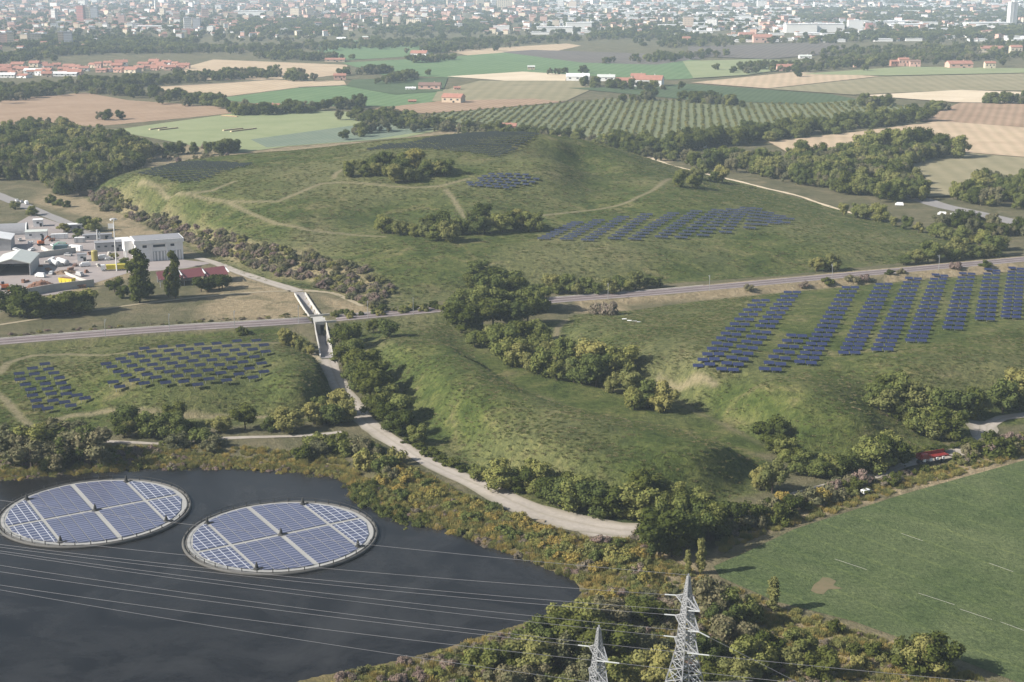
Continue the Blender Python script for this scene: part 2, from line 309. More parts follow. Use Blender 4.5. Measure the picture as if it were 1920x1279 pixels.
# ------------------------------------------------------------------ flat sheets: fields and yards; ribbons: roads and tracks
_zl = [0.0]
def sheet(name, px, m, z=None, label=None):
    if z is None: _zl[0] += .004; z = .06 + _zl[0] * (12 if P0(*px[0])[1] > 900 else 1)
    pts = poly0(px); me = MB().add([(x, y, z) for x, y in pts], [tuple(range(len(pts)))]).mesh(name, m)
    import bmesh
    b = bmesh.new(); b.from_mesh(me); bmesh.ops.triangulate(b, faces=b.faces[:], ngon_method='EAR_CLIP')
    for f in b.faces:
        if f.normal.z < 0: f.normal_flip()
    b.to_mesh(me); b.free(); return tag(link(name, me), label, None, None, 'structure')
def ribbon(name, px, width, m, off=.12, label=None, z=None, world=None, wob=0.0, step=4, lat=0.0, kind='structure'):
    w = spline([at(u, v)[:2] for u, v in px] if world is None else world, step); n = len(w)
    t = np.gradient(w, axis=0); t /= np.linalg.norm(t, axis=1)[:, None]; nrm = np.stack([-t[:, 1], t[:, 0]], 1); V = []; L = 9
    wd = np.full(n, float(width)) if np.isscalar(width) else np.interp(np.linspace(0, 1, n), np.linspace(0, 1, len(width)), width)
    for k in range(L):
        s = (k / (L - 1) - .5); o = s * wd + lat
        if wob and k in (0, L - 1): o = o + np.sign(s) * wob * np.array([sin(i * .9 + k) * .5 + sin(i * .37 + 2 * k) + random.uniform(-.5, .5) for i in range(n)])
        P = w + nrm * o[:, None]; zv = (hz(P[:, 0], P[:, 1]) if z is None else np.full(n, z)) + off; V.append(np.column_stack([P, zv]))
    V = np.concatenate(V); Q = []
    for k in range(L - 1):
        for i in range(n - 1): Q.append((k * n + i, k * n + i + 1, (k + 1) * n + i + 1, (k + 1) * n + i))
    me = np_mesh(name, V, np.array(Q), [m]); me.attributes.new('lat', 'FLOAT', 'POINT').data.foreach_set('value', np.repeat(np.linspace(0, 1, L), n).astype(np.float32)); return tag(link(name, me), label, None, None, kind)
# ------------------------------------------------------------------ foliage
def leaf_mat(name, cols, trans=.28):
    m, nt, b = mat(name); nt.nodes.remove(b); out = nt.nodes['Material Output']
    oi = nd(nt, 'ShaderNodeObjectInfo'); la = nd(nt, 'ShaderNodeAttribute', attribute_name='leaf')
    f = mth(nt, 'ADD', mth(nt, 'MULTIPLY', oi.outputs['Random'], .6), mth(nt, 'MULTIPLY', la.outputs['Fac'], .4))
    n = len(cols); col = ramp(nt, f, [(.1 + .8 * i / (n - 1), c) for i, c in enumerate(cols)])
    d = nd(nt, 'ShaderNodeBsdfDiffuse'); t = nd(nt, 'ShaderNodeBsdfTranslucent'); nt.links.new(col, d.inputs[0]); nt.links.new(col, t.inputs[0])
    mx = nd(nt, 'ShaderNodeMixShader'); mx.inputs[0].default_value = trans; nt.links.new(d.outputs[0], mx.inputs[1]); nt.links.new(t.outputs[0], mx.inputs[2]); nt.links.new(mx.outputs[0], out.inputs[0]); return m
LEAF = {'green': leaf_mat('leaves_green', [(0.068,0.088,0.029), (0.114,0.137,0.043), (0.170,0.184,0.057), (0.242,0.235,0.076)]),
 'dark': leaf_mat('leaves_dark', [(0.048,0.062,0.016), (0.081,0.096,0.024), (0.116,0.124,0.034)]),
 'olive': leaf_mat('leaves_olive', [(0.129,0.144,0.054), (0.202,0.200,0.072), (0.285,0.255,0.088)]),
 'yellow': leaf_mat('leaves_yellow', [(0.163,0.174,0.056), (0.241,0.213,0.066), (0.324,0.235,0.068), (0.211,0.197,0.072)]),
 'grey': leaf_mat('leaves_grey', [(0.098,0.104,0.054), (0.144,0.145,0.076), (0.193,0.170,0.098), (0.118,0.118,0.058)]),
 'straw': leaf_mat('reeds_straw', [(.22,.19,.07), (.33,.26,.085), (.38,.29,.10), (.22,.21,.07)]), 'tuft': leaf_mat('tufts_green', [(.072,.096,.030), (.100,.122,.042), (.132,.146,.056)]), 'dry': leaf_mat('tufts_dry', [(.12,.125,.055), (.20,.18,.09), (.27,.235,.13)]),
 'brown': leaf_mat('leaves_brown', [(0.189,0.137,0.122), (0.261,0.195,0.162), (0.157,0.146,0.097), (0.301,0.241,0.195)])}
BARK = simple('bark', (.075, .058, .042), .9, .3, 3, world=False)
_ph = np.array([i for i in ((0,0,1),(.894,0,.447),(.276,.851,.447),(-.724,.526,.447),(-.724,-.526,.447),(.276,-.851,.447),(.724,.526,-.447),(-.276,.851,-.447),(-.894,0,-.447),(-.276,-.851,-.447),(.724,-.526,-.447),(0,0,-1))])
_ic = [(0,1,2),(0,2,3),(0,3,4),(0,4,5),(0,5,1),(1,6,2),(2,7,3),(3,8,4),(4,9,5),(5,10,1),(2,6,7),(3,7,8),(4,8,9),(5,9,10),(1,10,6),(6,11,7),(7,11,8),(8,11,9),(9,11,10),(10,11,6)]
def crown_mesh(name, seed, shape, material, leaves=1500, leaf=.030):
    """unit crown: height 1, centred on the stem; leaf-sized quads on a cloud of lobes, dark cores stop the light"""
    g = np.random.default_rng(seed); lobes = []
    if shape == 'round':
        for i in range(15):
            a = g.uniform(0, 2 * pi); z = g.uniform(.15, .84); rr = .38 * sqrt(max(.05, 1 - ((z - .5) / .46) ** 2)) * g.uniform(.45, 1); lobes.append((rr * cos(a), rr * sin(a), z, g.uniform(.13, .21)))
        lobes.append((0, 0, .5, .28))
    elif shape == 'spread':
        for i in range(14):
            a = g.uniform(0, 2 * pi); z = g.uniform(.24, .84); rr = .46 * g.uniform(.2, 1); lobes.append((rr * cos(a), rr * sin(a), z - rr * .25, g.uniform(.12, .2)))
    elif shape == 'poplar':
        for i in range(26):
            z = .1 + .8 * i / 25; e = sqrt(max(.05, 1 - ((z - .47) / .5) ** 2)); rr = .11 * e * g.uniform(.2, 1); a = g.uniform(0, 2 * pi); lobes.append((rr * cos(a), rr * sin(a), z, g.uniform(.07, .115) * (.5 + .5 * e)))
    elif shape == 'bush':
        for i in range(12):
            a = g.uniform(0, 2 * pi); rr = .5 * sqrt(g.uniform(0, 1)); z = g.uniform(.1, .72) * (1 - .5 * (rr / .5) ** 2); lobes.append((rr * cos(a), rr * sin(a), z, g.uniform(.18, .28)))
    L = np.array(lobes); wts = L[:, 3] ** 2; wts /= wts.sum(); k = g.choice(len(L), leaves, p=wts)
    d = g.normal(size=(leaves, 3)); d[:, 2] = np.abs(d[:, 2]) * np.where(g.random(leaves) < .8, 1, -1); d /= np.linalg.norm(d, axis=1)[:, None]
    c = L[k, :3] + d * (L[k, 3] * g.uniform(.78, 1.12, leaves))[:, None]; c[:, 2] = np.clip(c[:, 2], .02, 1.02)
    nrm = d + g.normal(size=(leaves, 3)) * .55; nrm /= np.linalg.norm(nrm, axis=1)[:, None]
    r = g.normal(size=(leaves, 3)); t = np.cross(nrm, r); t /= np.linalg.norm(t, axis=1)[:, None]; b = np.cross(nrm, t)
    s = leaf * g.uniform(.6, 1.5, leaves)[:, None]; q = g.uniform(.5, .9, leaves)[:, None]
    V = np.stack([c - t * s, c + b * s * q, c + t * s, c - b * s * q], 1).reshape(-1, 3); Q = np.arange(leaves * 4).reshape(-1, 4)
    V2 = []; Q2 = []
    for x, y, z, rr in lobes:
        o = len(V) + len(V2) * 12; V2.append(np.array((x, y, z)) + _ph * rr * .8 * g.uniform(.85, 1.1, (12, 1))); Q2 += [(o + i, o + j, o + m_, o + m_) for i, j, m_ in _ic]
    me = bpy.data.meshes.new(name); VV = np.concatenate([V] + V2); n4 = len(Q); n3 = len(Q2)
    me.vertices.add(len(VV)); me.vertices.foreach_set('co', VV.astype(np.float32).ravel())
    me.loops.add(n4 * 4 + n3 * 3); me.loops.foreach_set('vertex_index', np.r_[Q.ravel(), np.array([q_[:3] for q_ in Q2]).ravel()].astype(np.int32))
    me.polygons.add(n4 + n3); me.polygons.foreach_set('loop_start', np.r_[np.arange(n4) * 4, n4 * 4 + np.arange(n3) * 3].astype(np.int32))
    me.materials.append(material); me.update(calc_edges=True)
    a = me.attributes.new('leaf', 'FLOAT', 'FACE'); lob = g.random(len(L))[k]
    a.data.foreach_set('value', np.r_[g.uniform(0, 1, n4) * .5 + lob * .5, np.full(n3, .1)].astype(np.float32)); return me
CROWN = {}
def crowns(kind, shape, lm, n, **kw):
    CROWN[kind] = [crown_mesh('crown_' + kind, sum(map(ord, kind)) * 7 + i, shape, LEAF[lm], **kw) for i in range(n)]
crowns('round_green', 'round', 'green', 4, leaves=2100, leaf=.030); crowns('round_dark', 'round', 'dark', 3, leaves=1700); crowns('round_olive', 'round', 'olive', 3, leaves=1700)
crowns('spread_grey', 'spread', 'grey', 3, leaves=1500, leaf=.032); crowns('spread_green', 'spread', 'green', 3, leaves=1900)
crowns('poplar', 'poplar', 'dark', 3, leaves=2600, leaf=.021); crowns('poplar_olive', 'poplar', 'olive', 2, leaves=2400, leaf=.021)
crowns('bush_green', 'bush', 'green', 3, leaves=900, leaf=.05); crowns('bush_yellow', 'bush', 'yellow', 3, leaves=900, leaf=.05); crowns('bush_grey', 'bush', 'grey', 3, leaves=1000, leaf=.045)
crowns('bush_brown', 'bush', 'brown', 3, leaves=900, leaf=.05); crowns('bush_olive', 'bush', 'olive', 2, leaves=900, leaf=.05); crowns('bush_dark', 'bush', 'dark', 2, leaves=900, leaf=.05)
def blades_mesh(name, seed, material, n, lean, bw):
    g = np.random.default_rng(seed); a = g.uniform(0, 2 * pi, n); r = .5 * np.sqrt(g.random(n)); x, y = r * np.cos(a), r * np.sin(a); h = g.uniform(.45, 1, n) * (1.1 - r); b = g.uniform(0, pi, n); wx, wy = bw * np.cos(b), bw * np.sin(b); lx, ly = x * (1 + lean) + g.normal(0, .08, n), y * (1 + lean) + g.normal(0, .08, n); z = np.zeros(n)
    V = np.stack([np.column_stack([x - wx, y - wy, z]), np.column_stack([x + wx, y + wy, z]), np.column_stack([lx + wx * .4, ly + wy * .4, h]), np.column_stack([lx - wx * .4, ly - wy * .4, h])], 1).reshape(-1, 3)
    me = np_mesh(name, V, np.arange(4 * n).reshape(-1, 4), [material]); me.attributes.new('leaf', 'FLOAT', 'FACE').data.foreach_set('value', g.random(n).astype(np.float32)); return me
for k_, m_, n_, l_, b_ in (('reed_straw', 'straw', 150, .25, .03), ('reed_green', 'olive', 150, .25, .035), ('tuft_green', 'tuft', 60, .5, .05), ('tuft_dry', 'dry', 60, .5, .05)): CROWN[k_] = [blades_mesh('blades', 31 + i, LEAF[m_], n_, l_, b_) for i in range(2)]
def trunk_mesh(name, top, n=5):
    b = MB(); g = random.Random(3 + int(top * 10)); b.tube([(0, 0, -.06), (.008, .004, .12), (-.006, .01, top * .6), (.01, 0, top)], [.034, .027, .02, .008], 7)
    for i in range(n):
        a = i * 2.4; z = top * (.35 + .1 * i); b.tube([(0, 0, z), (.1 * cos(a), .1 * sin(a), z + .12), (.22 * cos(a), .22 * sin(a), z + .2)], [.014, .010, .004], 5)
    return b.mesh(name, BARK)
TRUNK = {'round': trunk_mesh('trunk', .62), 'poplar': trunk_mesh('trunk', .8, 3), 'bush': trunk_mesh('stem', .4, 5)}
SRC = {}                     # the first crown built of each kind: what the far woods repeat
def plant(kind, p, h, w, label, cat, group, name=None, trunk=True):
    """one tree or shrub: h metres tall, w metres wide (crown meshes are about .9 wide, bushes 1.3)"""
    i = random.randrange(len(CROWN[kind])); me = CROWN[kind][i]; bush = kind.startswith(('bush', 'reed', 'tuft')); pop = kind.startswith('poplar')
    k = w / (1.0 if kind[:4] in ('reed', 'tuft') else 1.35 if bush else .42 if pop else .9 if kind.startswith('round') else 1.1)
    t = thing(name or ('shrub' if bush else 'poplar_tree' if pop else 'broadleaf_tree'), label, cat, (p[0], p[1], p[2] - .05), random.uniform(0, 6.28), group, (k, k * random.uniform(.92, 1.08), h))
    c = link('crown', me, t); SRC.setdefault((kind, i), c)
    if trunk:
        tr_ = link('stem' if bush else 'trunk', TRUNK['bush' if bush else 'poplar' if pop else 'round'], t); tr_.scale = (.5, .5, 1) if pop else (1, 1, 1)
    return t
def along(px, n, jit=3, seed=0):
    g = random.Random(seed + n); pts = np.array(px, float); d = np.r_[0, np.cumsum(np.hypot(*np.diff(pts, axis=0).T))]; out = []
    for i in range(n):
        s = d[-1] * (i + .5 + g.uniform(-.3, .3)) / n; out.append((np.interp(s, d, pts[:, 0]) + g.uniform(-jit, jit), np.interp(s, d, pts[:, 1]) + g.uniform(-jit, jit) * .5))
    return out
TREECOUNT = [0]
def row(kinds, pts, hpx, wr, template, cat, group, order='left', hj=.3, name=None):
    """trees standing at photo pixels; {n} in the template becomes the place in the row counted from the left (or from the far end)"""
    pts = sorted(pts, key=(lambda q: q[0]) if order == 'left' else (lambda q: q[1])); g = random.Random(int(pts[0][0] * 3 + pts[0][1]))
    for i, (u, v) in enumerate(pts):
        p = at(u, v); h = hpx * mpp(p) * g.uniform(1 - hj, 1 + hj) / cos(.22); kind = kinds[i % len(kinds)] if isinstance(kinds, tuple) else kinds
        lab = template.replace('{n}', ordw(i + 1)); plant(kind, p, h, h * wr * g.uniform(.88, 1.15), lab, cat, group, name); TREECOUNT[0] += 1
def inpoly(px, n, seed):
    g = random.Random(seed); A = np.array(px, float); lo, hi = A.min(0), A.max(0); out = []
    while len(out) < n:
        u, v = g.uniform(lo[0], hi[0]), g.uniform(lo[1], hi[1])
        if inside(np.array([u]), np.array([v]), A)[0] and all(abs(u - a) + 2 * abs(v - b) > 9 for a, b in out[-40:]): out.append((u, v))
    return out
G, D, O, S = 'round_green', 'round_dark', 'round_olive', 'spread_green'
# copses and rows on the big hill
row((G, O, G), along([(648,334),(700,330),(760,332),(850,327)], 9, 4) + along([(670,320),(760,318),(840,320)], 7, 4) + along([(735,343),(790,341)], 3, 3), 30, 1.05, '{n} tree from the left in the copse below the upper hill panels', 'tree', 'trees of the copse high on the big hill')
row((G, O), along([(1256,350),(1300,348),(1368,340)], 5, 4) + along([(1275,338),(1330,336)], 3, 3), 29, 1.1, '{n} tree from the left in the small copse on the right shoulder', 'tree', 'trees of the small copse on the right shoulder')
row((G, D, O), along([(712,436),(770,444),(850,452)], 7, 4) + along([(790,432),(850,440),(920,438),(995,425)], 9, 4) + [(905,420),(1000,433),(880,418)], 33, 1.05, '{n} tree from the left in the long thicket below the hill terrace', 'tree', 'trees of the thicket below the hill terrace')
row((D, G), along([(880,545),(930,540),(980,545)], 5, 4) + along([(890,528),(950,525)], 3, 3), 34, 1.15, '{n} tree from the left in the dark clump above the railway bend', 'tree', 'trees of the clump above the railway')
row((G, O, G), along([(1005,548),(1080,552),(1160,548),(1235,536)], 13, 4), 29, 1.1, '{n} tree from the left in the row lining the railway hill side', 'tree', 'trees lining the railway')
row((O, G), along([(1525,510),(1570,508)], 3, 2), 28, 1.0, '{n} tree from the left in the trio beside the pale railway cutting', 'tree', 'trio of trees beside the railway')
row((G, O), along([(1685,500),(1760,490),(1880,478)], 9, 5), 32, 1.1, '{n} tree from the left in the right end row above the railway', 'tree', 'trees at the right foot of the big hill')
row((O, G), along([(1570,402),(1630,412),(1700,430),(1780,452),(1880,468)], 13, 4), 27, 1.05, '{n} yellow green tree from the left in the row down the right hill edge', 'tree', 'trees down the right hill edge')
# the valley between the two near mounds
row((G, D, S), along([(850,600),(900,590),(960,585),(1030,582)], 8, 5) + along([(860,625),(930,615),(1000,605)], 7, 5) + along([(905,570),(960,562),(990,568)], 4, 4), 44, 1.1, '{n} tree from the left in the thick grove by the railway', 'tree', 'trees of the grove at the valley head')
row((G, D, O), [(890,650),(925,662),(950,676),(980,690),(935,645),(975,655),(1015,662),(1010,640),(1045,690)], 46, 1.1, '{n} tree from the left joining the grove to the valley line', 'tree', 'trees joining the grove to the valley line')
row((G, G, O), along([(915,650),(970,690),(1040,712),(1120,728),(1190,745)], 11, 5) + along([(950,655),(1010,675),(1080,695),(1190,722)], 10, 5) + [(1215,765),(1245,772),(1190,768)], 54, .98, '{n} tree from the left in the line down the green valley', 'tree', 'trees down the valley between the mounds')
# along the gravel road and round the near mound
row((D, G), [(645,655),(662,672),(648,690),(680,715),(700,735),(668,732),(722,760),(700,782),(745,785),(752,815),(785,832),(725,800),(660,702),(695,752),(738,808),(715,742)], 48, 1.1, '{n} dark tree down the right verge of the gravel road', 'tree', 'trees on the right verge of the gravel road', 'far')
row((D, G), [(700,625),(730,632),(640,632),(660,640)], 36, 1.1, '{n} tree from the left beside the railway underpass ramp', 'tree', 'trees beside the underpass')
row((G,), [(895,900)], 46, .95, 'lone round yellow green tree between the gravel road and the mound', 'tree', None)
row((G, D, G), along([(930,915),(990,925),(1060,950),(1130,968),(1230,975),(1330,962)], 14, 5) + along([(965,905),(1080,935),(1300,945)], 5, 4), 54, 1.1, '{n} tree from the left along the foot of the near mound', 'tree', 'trees along the foot of the near mound')
row((D, G), [(1440,835),(1455,850),(1475,862),(1490,875),(1465,835),(1500,890)], 46, 1.05, '{n} tree from the top in the gully between the right mounds', 'tree', 'trees in the gully between the mounds', 'far')
row((O,), [(1425,920),(1448,925)], 66, .85, '{n} big yellow green tree from the left at the gully mouth', 'tree', 'big trees at the gully mouth')
row((G, D), along([(1520,895),(1580,890),(1640,880),(1690,870)], 10, 6), 52, 1.05, '{n} tree from the left along the foot of the right mound', 'tree', 'trees along the foot of the right mound')
row((G, D, O), along([(1640,765),(1690,790),(1740,820),(1800,825)], 9, 6) + along([(1650,745),(1720,770),(1790,785),(1850,782)], 9, 6) + [(1880,775),(1912,770),(1915,735)], 48, 1.05, '{n} tree from the left in the grove at the far right hollow', 'tree', 'trees of the hollow at the right')
# lake side and left
row((D, G, O), along([(215,820),(300,818),(350,822)], 6, 5) + [(235,800),(410,812),(460,806),(508,808),(540,810),(330,800)], 44, 1.05, '{n} tree from the left in the row below the left mound', 'tree', 'trees below the left mound')
row((G, O), along([(575,795),(620,795),(660,790)], 6, 4) + [(600,780),(640,778)], 42, 1.05, '{n} tree from the left in the clump where the gravel road bends', 'tree', 'clump of trees at the road bend')
row((O,), along([(525,640),(560,655),(590,668)], 6, 4), 27, 1.0, '{n} small tree from the left on the shaded mound end', 'tree', 'small trees on the mound end')
# industrial yard
row(('poplar',), [(262,568)], 98, .52, 'tall broad tree standing in front of the white works building', 'tree', None)
row(('poplar',), [(316,558),(329,560)], 72, .36, '{n} slim poplar from the left in front of the red roofed shed', 'poplar', 'slim poplars by the red roofed shed')
row((D, G), along([(18,590),(70,596),(130,590),(175,580)], 9, 5), 42, 1.25, '{n} tree from the left along the scrap yard wall', 'tree', 'trees along the scrap yard wall')
row((D,), along([(212,545),(235,560),(290,558)], 4, 4) + along([(375,548),(425,540)], 4, 3), 26, 1.2, '{n} low tree from the left around the red roofed shed', 'tree', 'low trees around the red roofed shed')
row((G,), [(160,430),(176,434)], 26, 1.0, '{n} of two leafy trees from the left at the yard road', 'tree', 'leafy trees at the yard road')
row((O, G), [(120,436),(215,486),(232,500),(60,404),(28,392),(146,446)], 15, 1.2, '{n} small tree from the left dotted about the works yard', 'tree', 'small trees about the works yard')
# foreground right of the pond
row((S, D, 'round_dark'), along([(1215,1050),(1260,1045),(1310,1020),(1345,1005)], 8, 7) + along([(1240,1015),(1300,990),(1390,985)], 6, 6), 70, 1.0, '{n} dense dark tree from the left at the gravel road end', 'tree', 'dense trees at the gravel road end')
row(('poplar_olive',), [(1290,1078),(1314,1077)], 64, .36, '{n} of two yellow green poplars from the left beside the green field', 'poplar', 'pair of poplars beside the green field')
row(('poplar_olive',), [(1447,1146)], 66, .45, 'single yellow green poplar standing alone at the field edge', 'poplar', None)
row(('spread_grey', S), [(1350,1190),(1385,1180),(1330,1165),(1400,1215),(1365,1225)], 82, 1.05, '{n} greyish tree from the left just right of the tall pylon', 'tree', 'greyish trees right of the tall pylon')
row((S, D, O), [(1480,1262),(1500,1230),(1440,1250),(1415,1275),(1540,1275),(1385,1290),(1330,1260),(1345,1300)], 72, 1.1, '{n} tree from the left in the thicket right of the tall pylon', 'tree', 'thicket right of the tall pylon')
row((O, D), [(1710,1262),(1735,1265),(1755,1268),(1690,1255)], 62, 1.0, '{n} tree from the left in the clump beside the lower field track', 'tree', 'clump beside the lower field track')
row((S, 'spread_grey', D, 'round_olive', 'spread_grey'), along([(900,1268),(980,1262),(1060,1250),(1150,1240),(1240,1230)], 9, 8) + along([(1000,1225),(1080,1200),(1160,1180),(1240,1165)], 8, 8) + along([(930,1312),(1040,1305),(1130,1300),(1230,1290),(1300,1310)], 8, 8), 66, 1.2, '{n} tree from the left in the thicket around the pylons below the pond', 'tree', 'thicket around the pylons')
row(('spread_grey', 'spread_grey', S), along([(20,862),(90,852),(150,850)], 5, 6) + along([(40,880),(110,878),(185,868)], 5, 6), 62, 1.25, '{n} greyish bushy tree from the left on the near pond corner', 'tree', 'greyish bushy trees on the pond corner')
print('TREES', TREECOUNT[0]); TREECOUNT[0] = 0
# shrubs one by one
row(('bush_yellow', 'bush_olive', 'bush_green', 'bush_yellow'), inpoly([(690,905),(760,880),(860,930),(1000,985),(1070,1010),(1080,1060),(960,1020),(800,970),(700,935)], 62, 4), 20, 1.6, '{n} yellowing shrub from the left on the bank beside the gravel road', 'shrub', 'yellowing shrubs between the pond and the gravel road')
row(('bush_green', 'bush_grey', 'bush_olive'), inpoly([(655,850),(700,835),(760,870),(740,900),(690,905)], 12, 5), 34, 1.3, '{n} green shrub from the left where the pond meets the road bend', 'shrub', 'shrubs where the pond meets the road')
row(('bush_olive', 'bush_yellow', 'bush_brown', 'bush_green'), inpoly([(1060,1030),(1200,1010),(1230,1080),(1200,1160),(1090,1170),(1100,1090)], 34, 6), 28, 1.4, '{n} shrub from the left on the rough bank right of the pond tip', 'shrub', 'shrubs right of the pond tip')
row(('bush_brown', 'bush_grey', 'bush_dark'), [q for q in inpoly([(1690,895),(1800,860),(1880,820),(1920,830),(1920,850),(1700,905),(1560,930),(1560,915)], 30, 7) if not (1690 < q[0] < 1812 and q[1] < 905)], 30, 1.5, '{n} brownish shrub from the left in the hedge above the big green field', 'shrub', 'brownish hedge shrubs above the green field')
row(('bush_dark', 'bush_grey', 'bush_yellow'), inpoly([(1350,975),(1480,935),(1560,920),(1560,945),(1450,985),(1360,1005)], 20, 8), 34, 1.3, '{n} shrub from the left in the hedge below the near mound', 'shrub', 'hedge shrubs below the near mound')
row(('bush_grey', 'bush_brown', 'bush_dark'), [(1405,545),(1507,538),(1553,532),(1598,528),(1620,525),(1690,512),(1790,503),(1848,500),(1670,515)], 13, 1.7, '{n} small shrub from the left on the verge below the railway', 'shrub', 'small shrubs on the railway verge')
row(('bush_brown',), [(1140,590),(1125,588)], 30, 1.3, '{n} purple brown shrub from the left at the valley head', 'shrub', 'purple brown shrubs at the valley head')
row(('bush_grey', 'bush_dark', 'bush_green'), [(380,832),(360,820),(570,860),(600,850),(635,845),(655,850),(590,835),(400,842),(330,838)], 34, 1.5, '{n} shrub from the left on the far bank of the pond', 'shrub', 'shrubs on the far pond bank')
row(('bush_olive', 'bush_dark'), [(1540,1178),(1567,1190),(1600,1225),(1640,1230),(1615,1250),(1655,1245),(1580,1215),(1690,1235)], 28, 1.2, '{n} shrub from the left on the dry slope below the field track', 'shrub', 'shrubs on the dry slope')
row(('bush_dark', 'bush_green'), [(455,628),(110,385),(95,380),(125,388),(158,425)], 17, 1.5, '{n} dark bush from the left near the yard and railway', 'shrub', 'dark bushes near the yard')
row(('bush_dark',), [(765,830),(785,843),(805,853),(825,863),(845,873),(868,882),(1700,860),(1730,850),(1760,848),(1790,840),(1810,835)], 14, 2.6, '{n} low dark bush from the left along the mound foot', 'shrub', 'low dark bushes along the mound foot')
def clump(kinds, pts, h, w, template, cat, group, name):
    pts = sorted(pts)
    for i, (u, v) in enumerate(pts): plant(kinds[i % len(kinds)], at(u, v), h, w, template.replace('{n}', ordw(i + 1)), cat, group, name, False)
for kk_, (nm_, a_, b_) in {'reed_straw': ('straw coloured', (705, 925), (905, 1000)), 'reed_green': ('green', (720, 940), (940, 1012))}.items(): clump((kk_,), [(a_[0] + (b_[0] - a_[0]) * i / 5, a_[1] + (b_[1] - a_[1]) * i / 5) for i in range(6)], 2.2, 2.4, '{n} ' + nm_ + ' reed clump from the left on the pond edge below the road', 'reeds', nm_ + ' reed clumps on the pond edge', 'reed_clump')
for kk_, nm_, y_ in (('tuft_green', 'green', 800), ('tuft_dry', 'dry yellow', 835)): clump((kk_,), [(900 + 60 * i, y_ + 8 * i) for i in range(5)], .6, 1.6, '{n} ' + nm_ + ' grass tuft from the left on the near mound slope', 'grass tuft', nm_ + ' grass tufts on the near mound', 'grass_tuft')
print('SHRUBS', TREECOUNT[0])
# ------------------------------------------------------------------ the rest of the woods: one object per kind of growth, repeats of the crowns above
def stuff(name, label, cat, batches):
    """batches: (kind, Nx3 points, heights, widths)"""
    P, Sc, Ro, Id = [], [], [], []; srcs = []
    for kind, pts, h, w in batches:
        ks = [k for k in SRC if k[0] == kind]
        for k in ks:
            if k not in srcs: srcs.append(k)
        kk = 1.0 if kind[:4] in ('reed', 'tuft') else 1.35 if kind.startswith('bush') else .42 if kind.startswith('poplar') else .9 if kind.startswith('round') else 1.1; n = len(pts)
        P.append(pts); Sc.append(np.column_stack([w / kk, w / kk * RNG.uniform(.9, 1.1, n), h])); Ro.append(np.column_stack([np.zeros(n), np.zeros(n), RNG.uniform(0, 6.28, n)]))
        idx = np.array([srcs.index(k) for k in ks]); Id.append(idx[RNG.integers(0, len(idx), n)])
    P = np.concatenate(P); me = bpy.data.meshes.new(name); me.vertices.add(len(P)); me.vertices.foreach_set('co', P.astype(np.float32).ravel())
    for nm, ty, arr, key in (('scl', 'FLOAT_VECTOR', np.concatenate(Sc), 'vector'), ('rot', 'FLOAT_VECTOR', np.concatenate(Ro), 'vector')):
        me.attributes.new(nm, ty, 'POINT').data.foreach_set(key, arr.astype(np.float32).ravel())
    me.attributes.new('idx', 'INT', 'POINT').data.foreach_set('value', np.concatenate(Id).astype(np.int32)); me.update()
    o = tag(link(name, me), label, cat, None, 'stuff')
    ng = bpy.data.node_groups.new(name, 'GeometryNodeTree'); ng.interface.new_socket('Geometry', in_out='INPUT', socket_type='NodeSocketGeometry'); ng.interface.new_socket('Geometry', in_out='OUTPUT', socket_type='NodeSocketGeometry')
    gi = ng.nodes.new('NodeGroupInput'); go = ng.nodes.new('NodeGroupOutput'); jn = ng.nodes.new('GeometryNodeJoinGeometry'); ng.links.new(jn.outputs[0], go.inputs[0])
    def attr(n_, t_): a = ng.nodes.new('GeometryNodeInputNamedAttribute'); a.data_type = t_; a.inputs['Name'].default_value = n_; return a.outputs['Attribute']
    sA, rA, iA = attr('scl', 'FLOAT_VECTOR'), attr('rot', 'FLOAT_VECTOR'), attr('idx', 'INT')
    for i, k in enumerate(srcs):
        oi = ng.nodes.new('GeometryNodeObjectInfo'); oi.inputs['Object'].default_value = SRC[k]; oi.inputs['As Instance'].default_value = True
        cmp_ = ng.nodes.new('FunctionNodeCompare'); cmp_.data_type = 'INT'; cmp_.operation = 'EQUAL'; ng.links.new(iA, cmp_.inputs[2]); cmp_.inputs[3].default_value = i
        ip = ng.nodes.new('GeometryNodeInstanceOnPoints'); ng.links.new(gi.outputs[0], ip.inputs['Points']); ng.links.new(cmp_.outputs[0], ip.inputs['Selection']); ng.links.new(oi.outputs['Geometry'], ip.inputs['Instance'])
        ng.links.new(rA, ip.inputs['Rotation']); ng.links.new(sA, ip.inputs['Scale']); ng.links.new(ip.outputs[0], jn.inputs[0])
    md = o.modifiers.new('spread', 'NODES'); md.node_group = ng; return o
def fill(px, density, world=None, cap=4000):
    q = poly0(px) if world is None else np.array(world); lo, hi = q.min(0), q.max(0); n = int((hi - lo).prod() * density); n = min(n, 60000)
    X = RNG.uniform(lo[0], hi[0], n); Y = RNG.uniform(lo[1], hi[1], n); k = inside(X, Y, q); X, Y = X[k][:cap], Y[k][:cap]; return np.column_stack([X, Y, hz(X, Y) - .1])
def batch(kinds, pts, h, w, hj=.3):
    out = []; k = RNG.integers(0, len(kinds), len(pts))
    for i, kd in enumerate(kinds):
        s = pts[k == i]; n = len(s)
        if n: f = RNG.uniform(1 - hj, 1 + hj, n); out.append((kd, s, h * f, w * f * RNG.uniform(.85, 1.2, n)))
    return out
def linefill(px, n, width):
    w = spline([P0(u, v)[:2] for u, v in px], 5); i = RNG.integers(0, len(w), n); X = w[i, 0] + RNG.normal(0, width, n); Y = w[i, 1] + RNG.normal(0, width, n); return np.column_stack([X, Y, hz(X, Y) - .1])
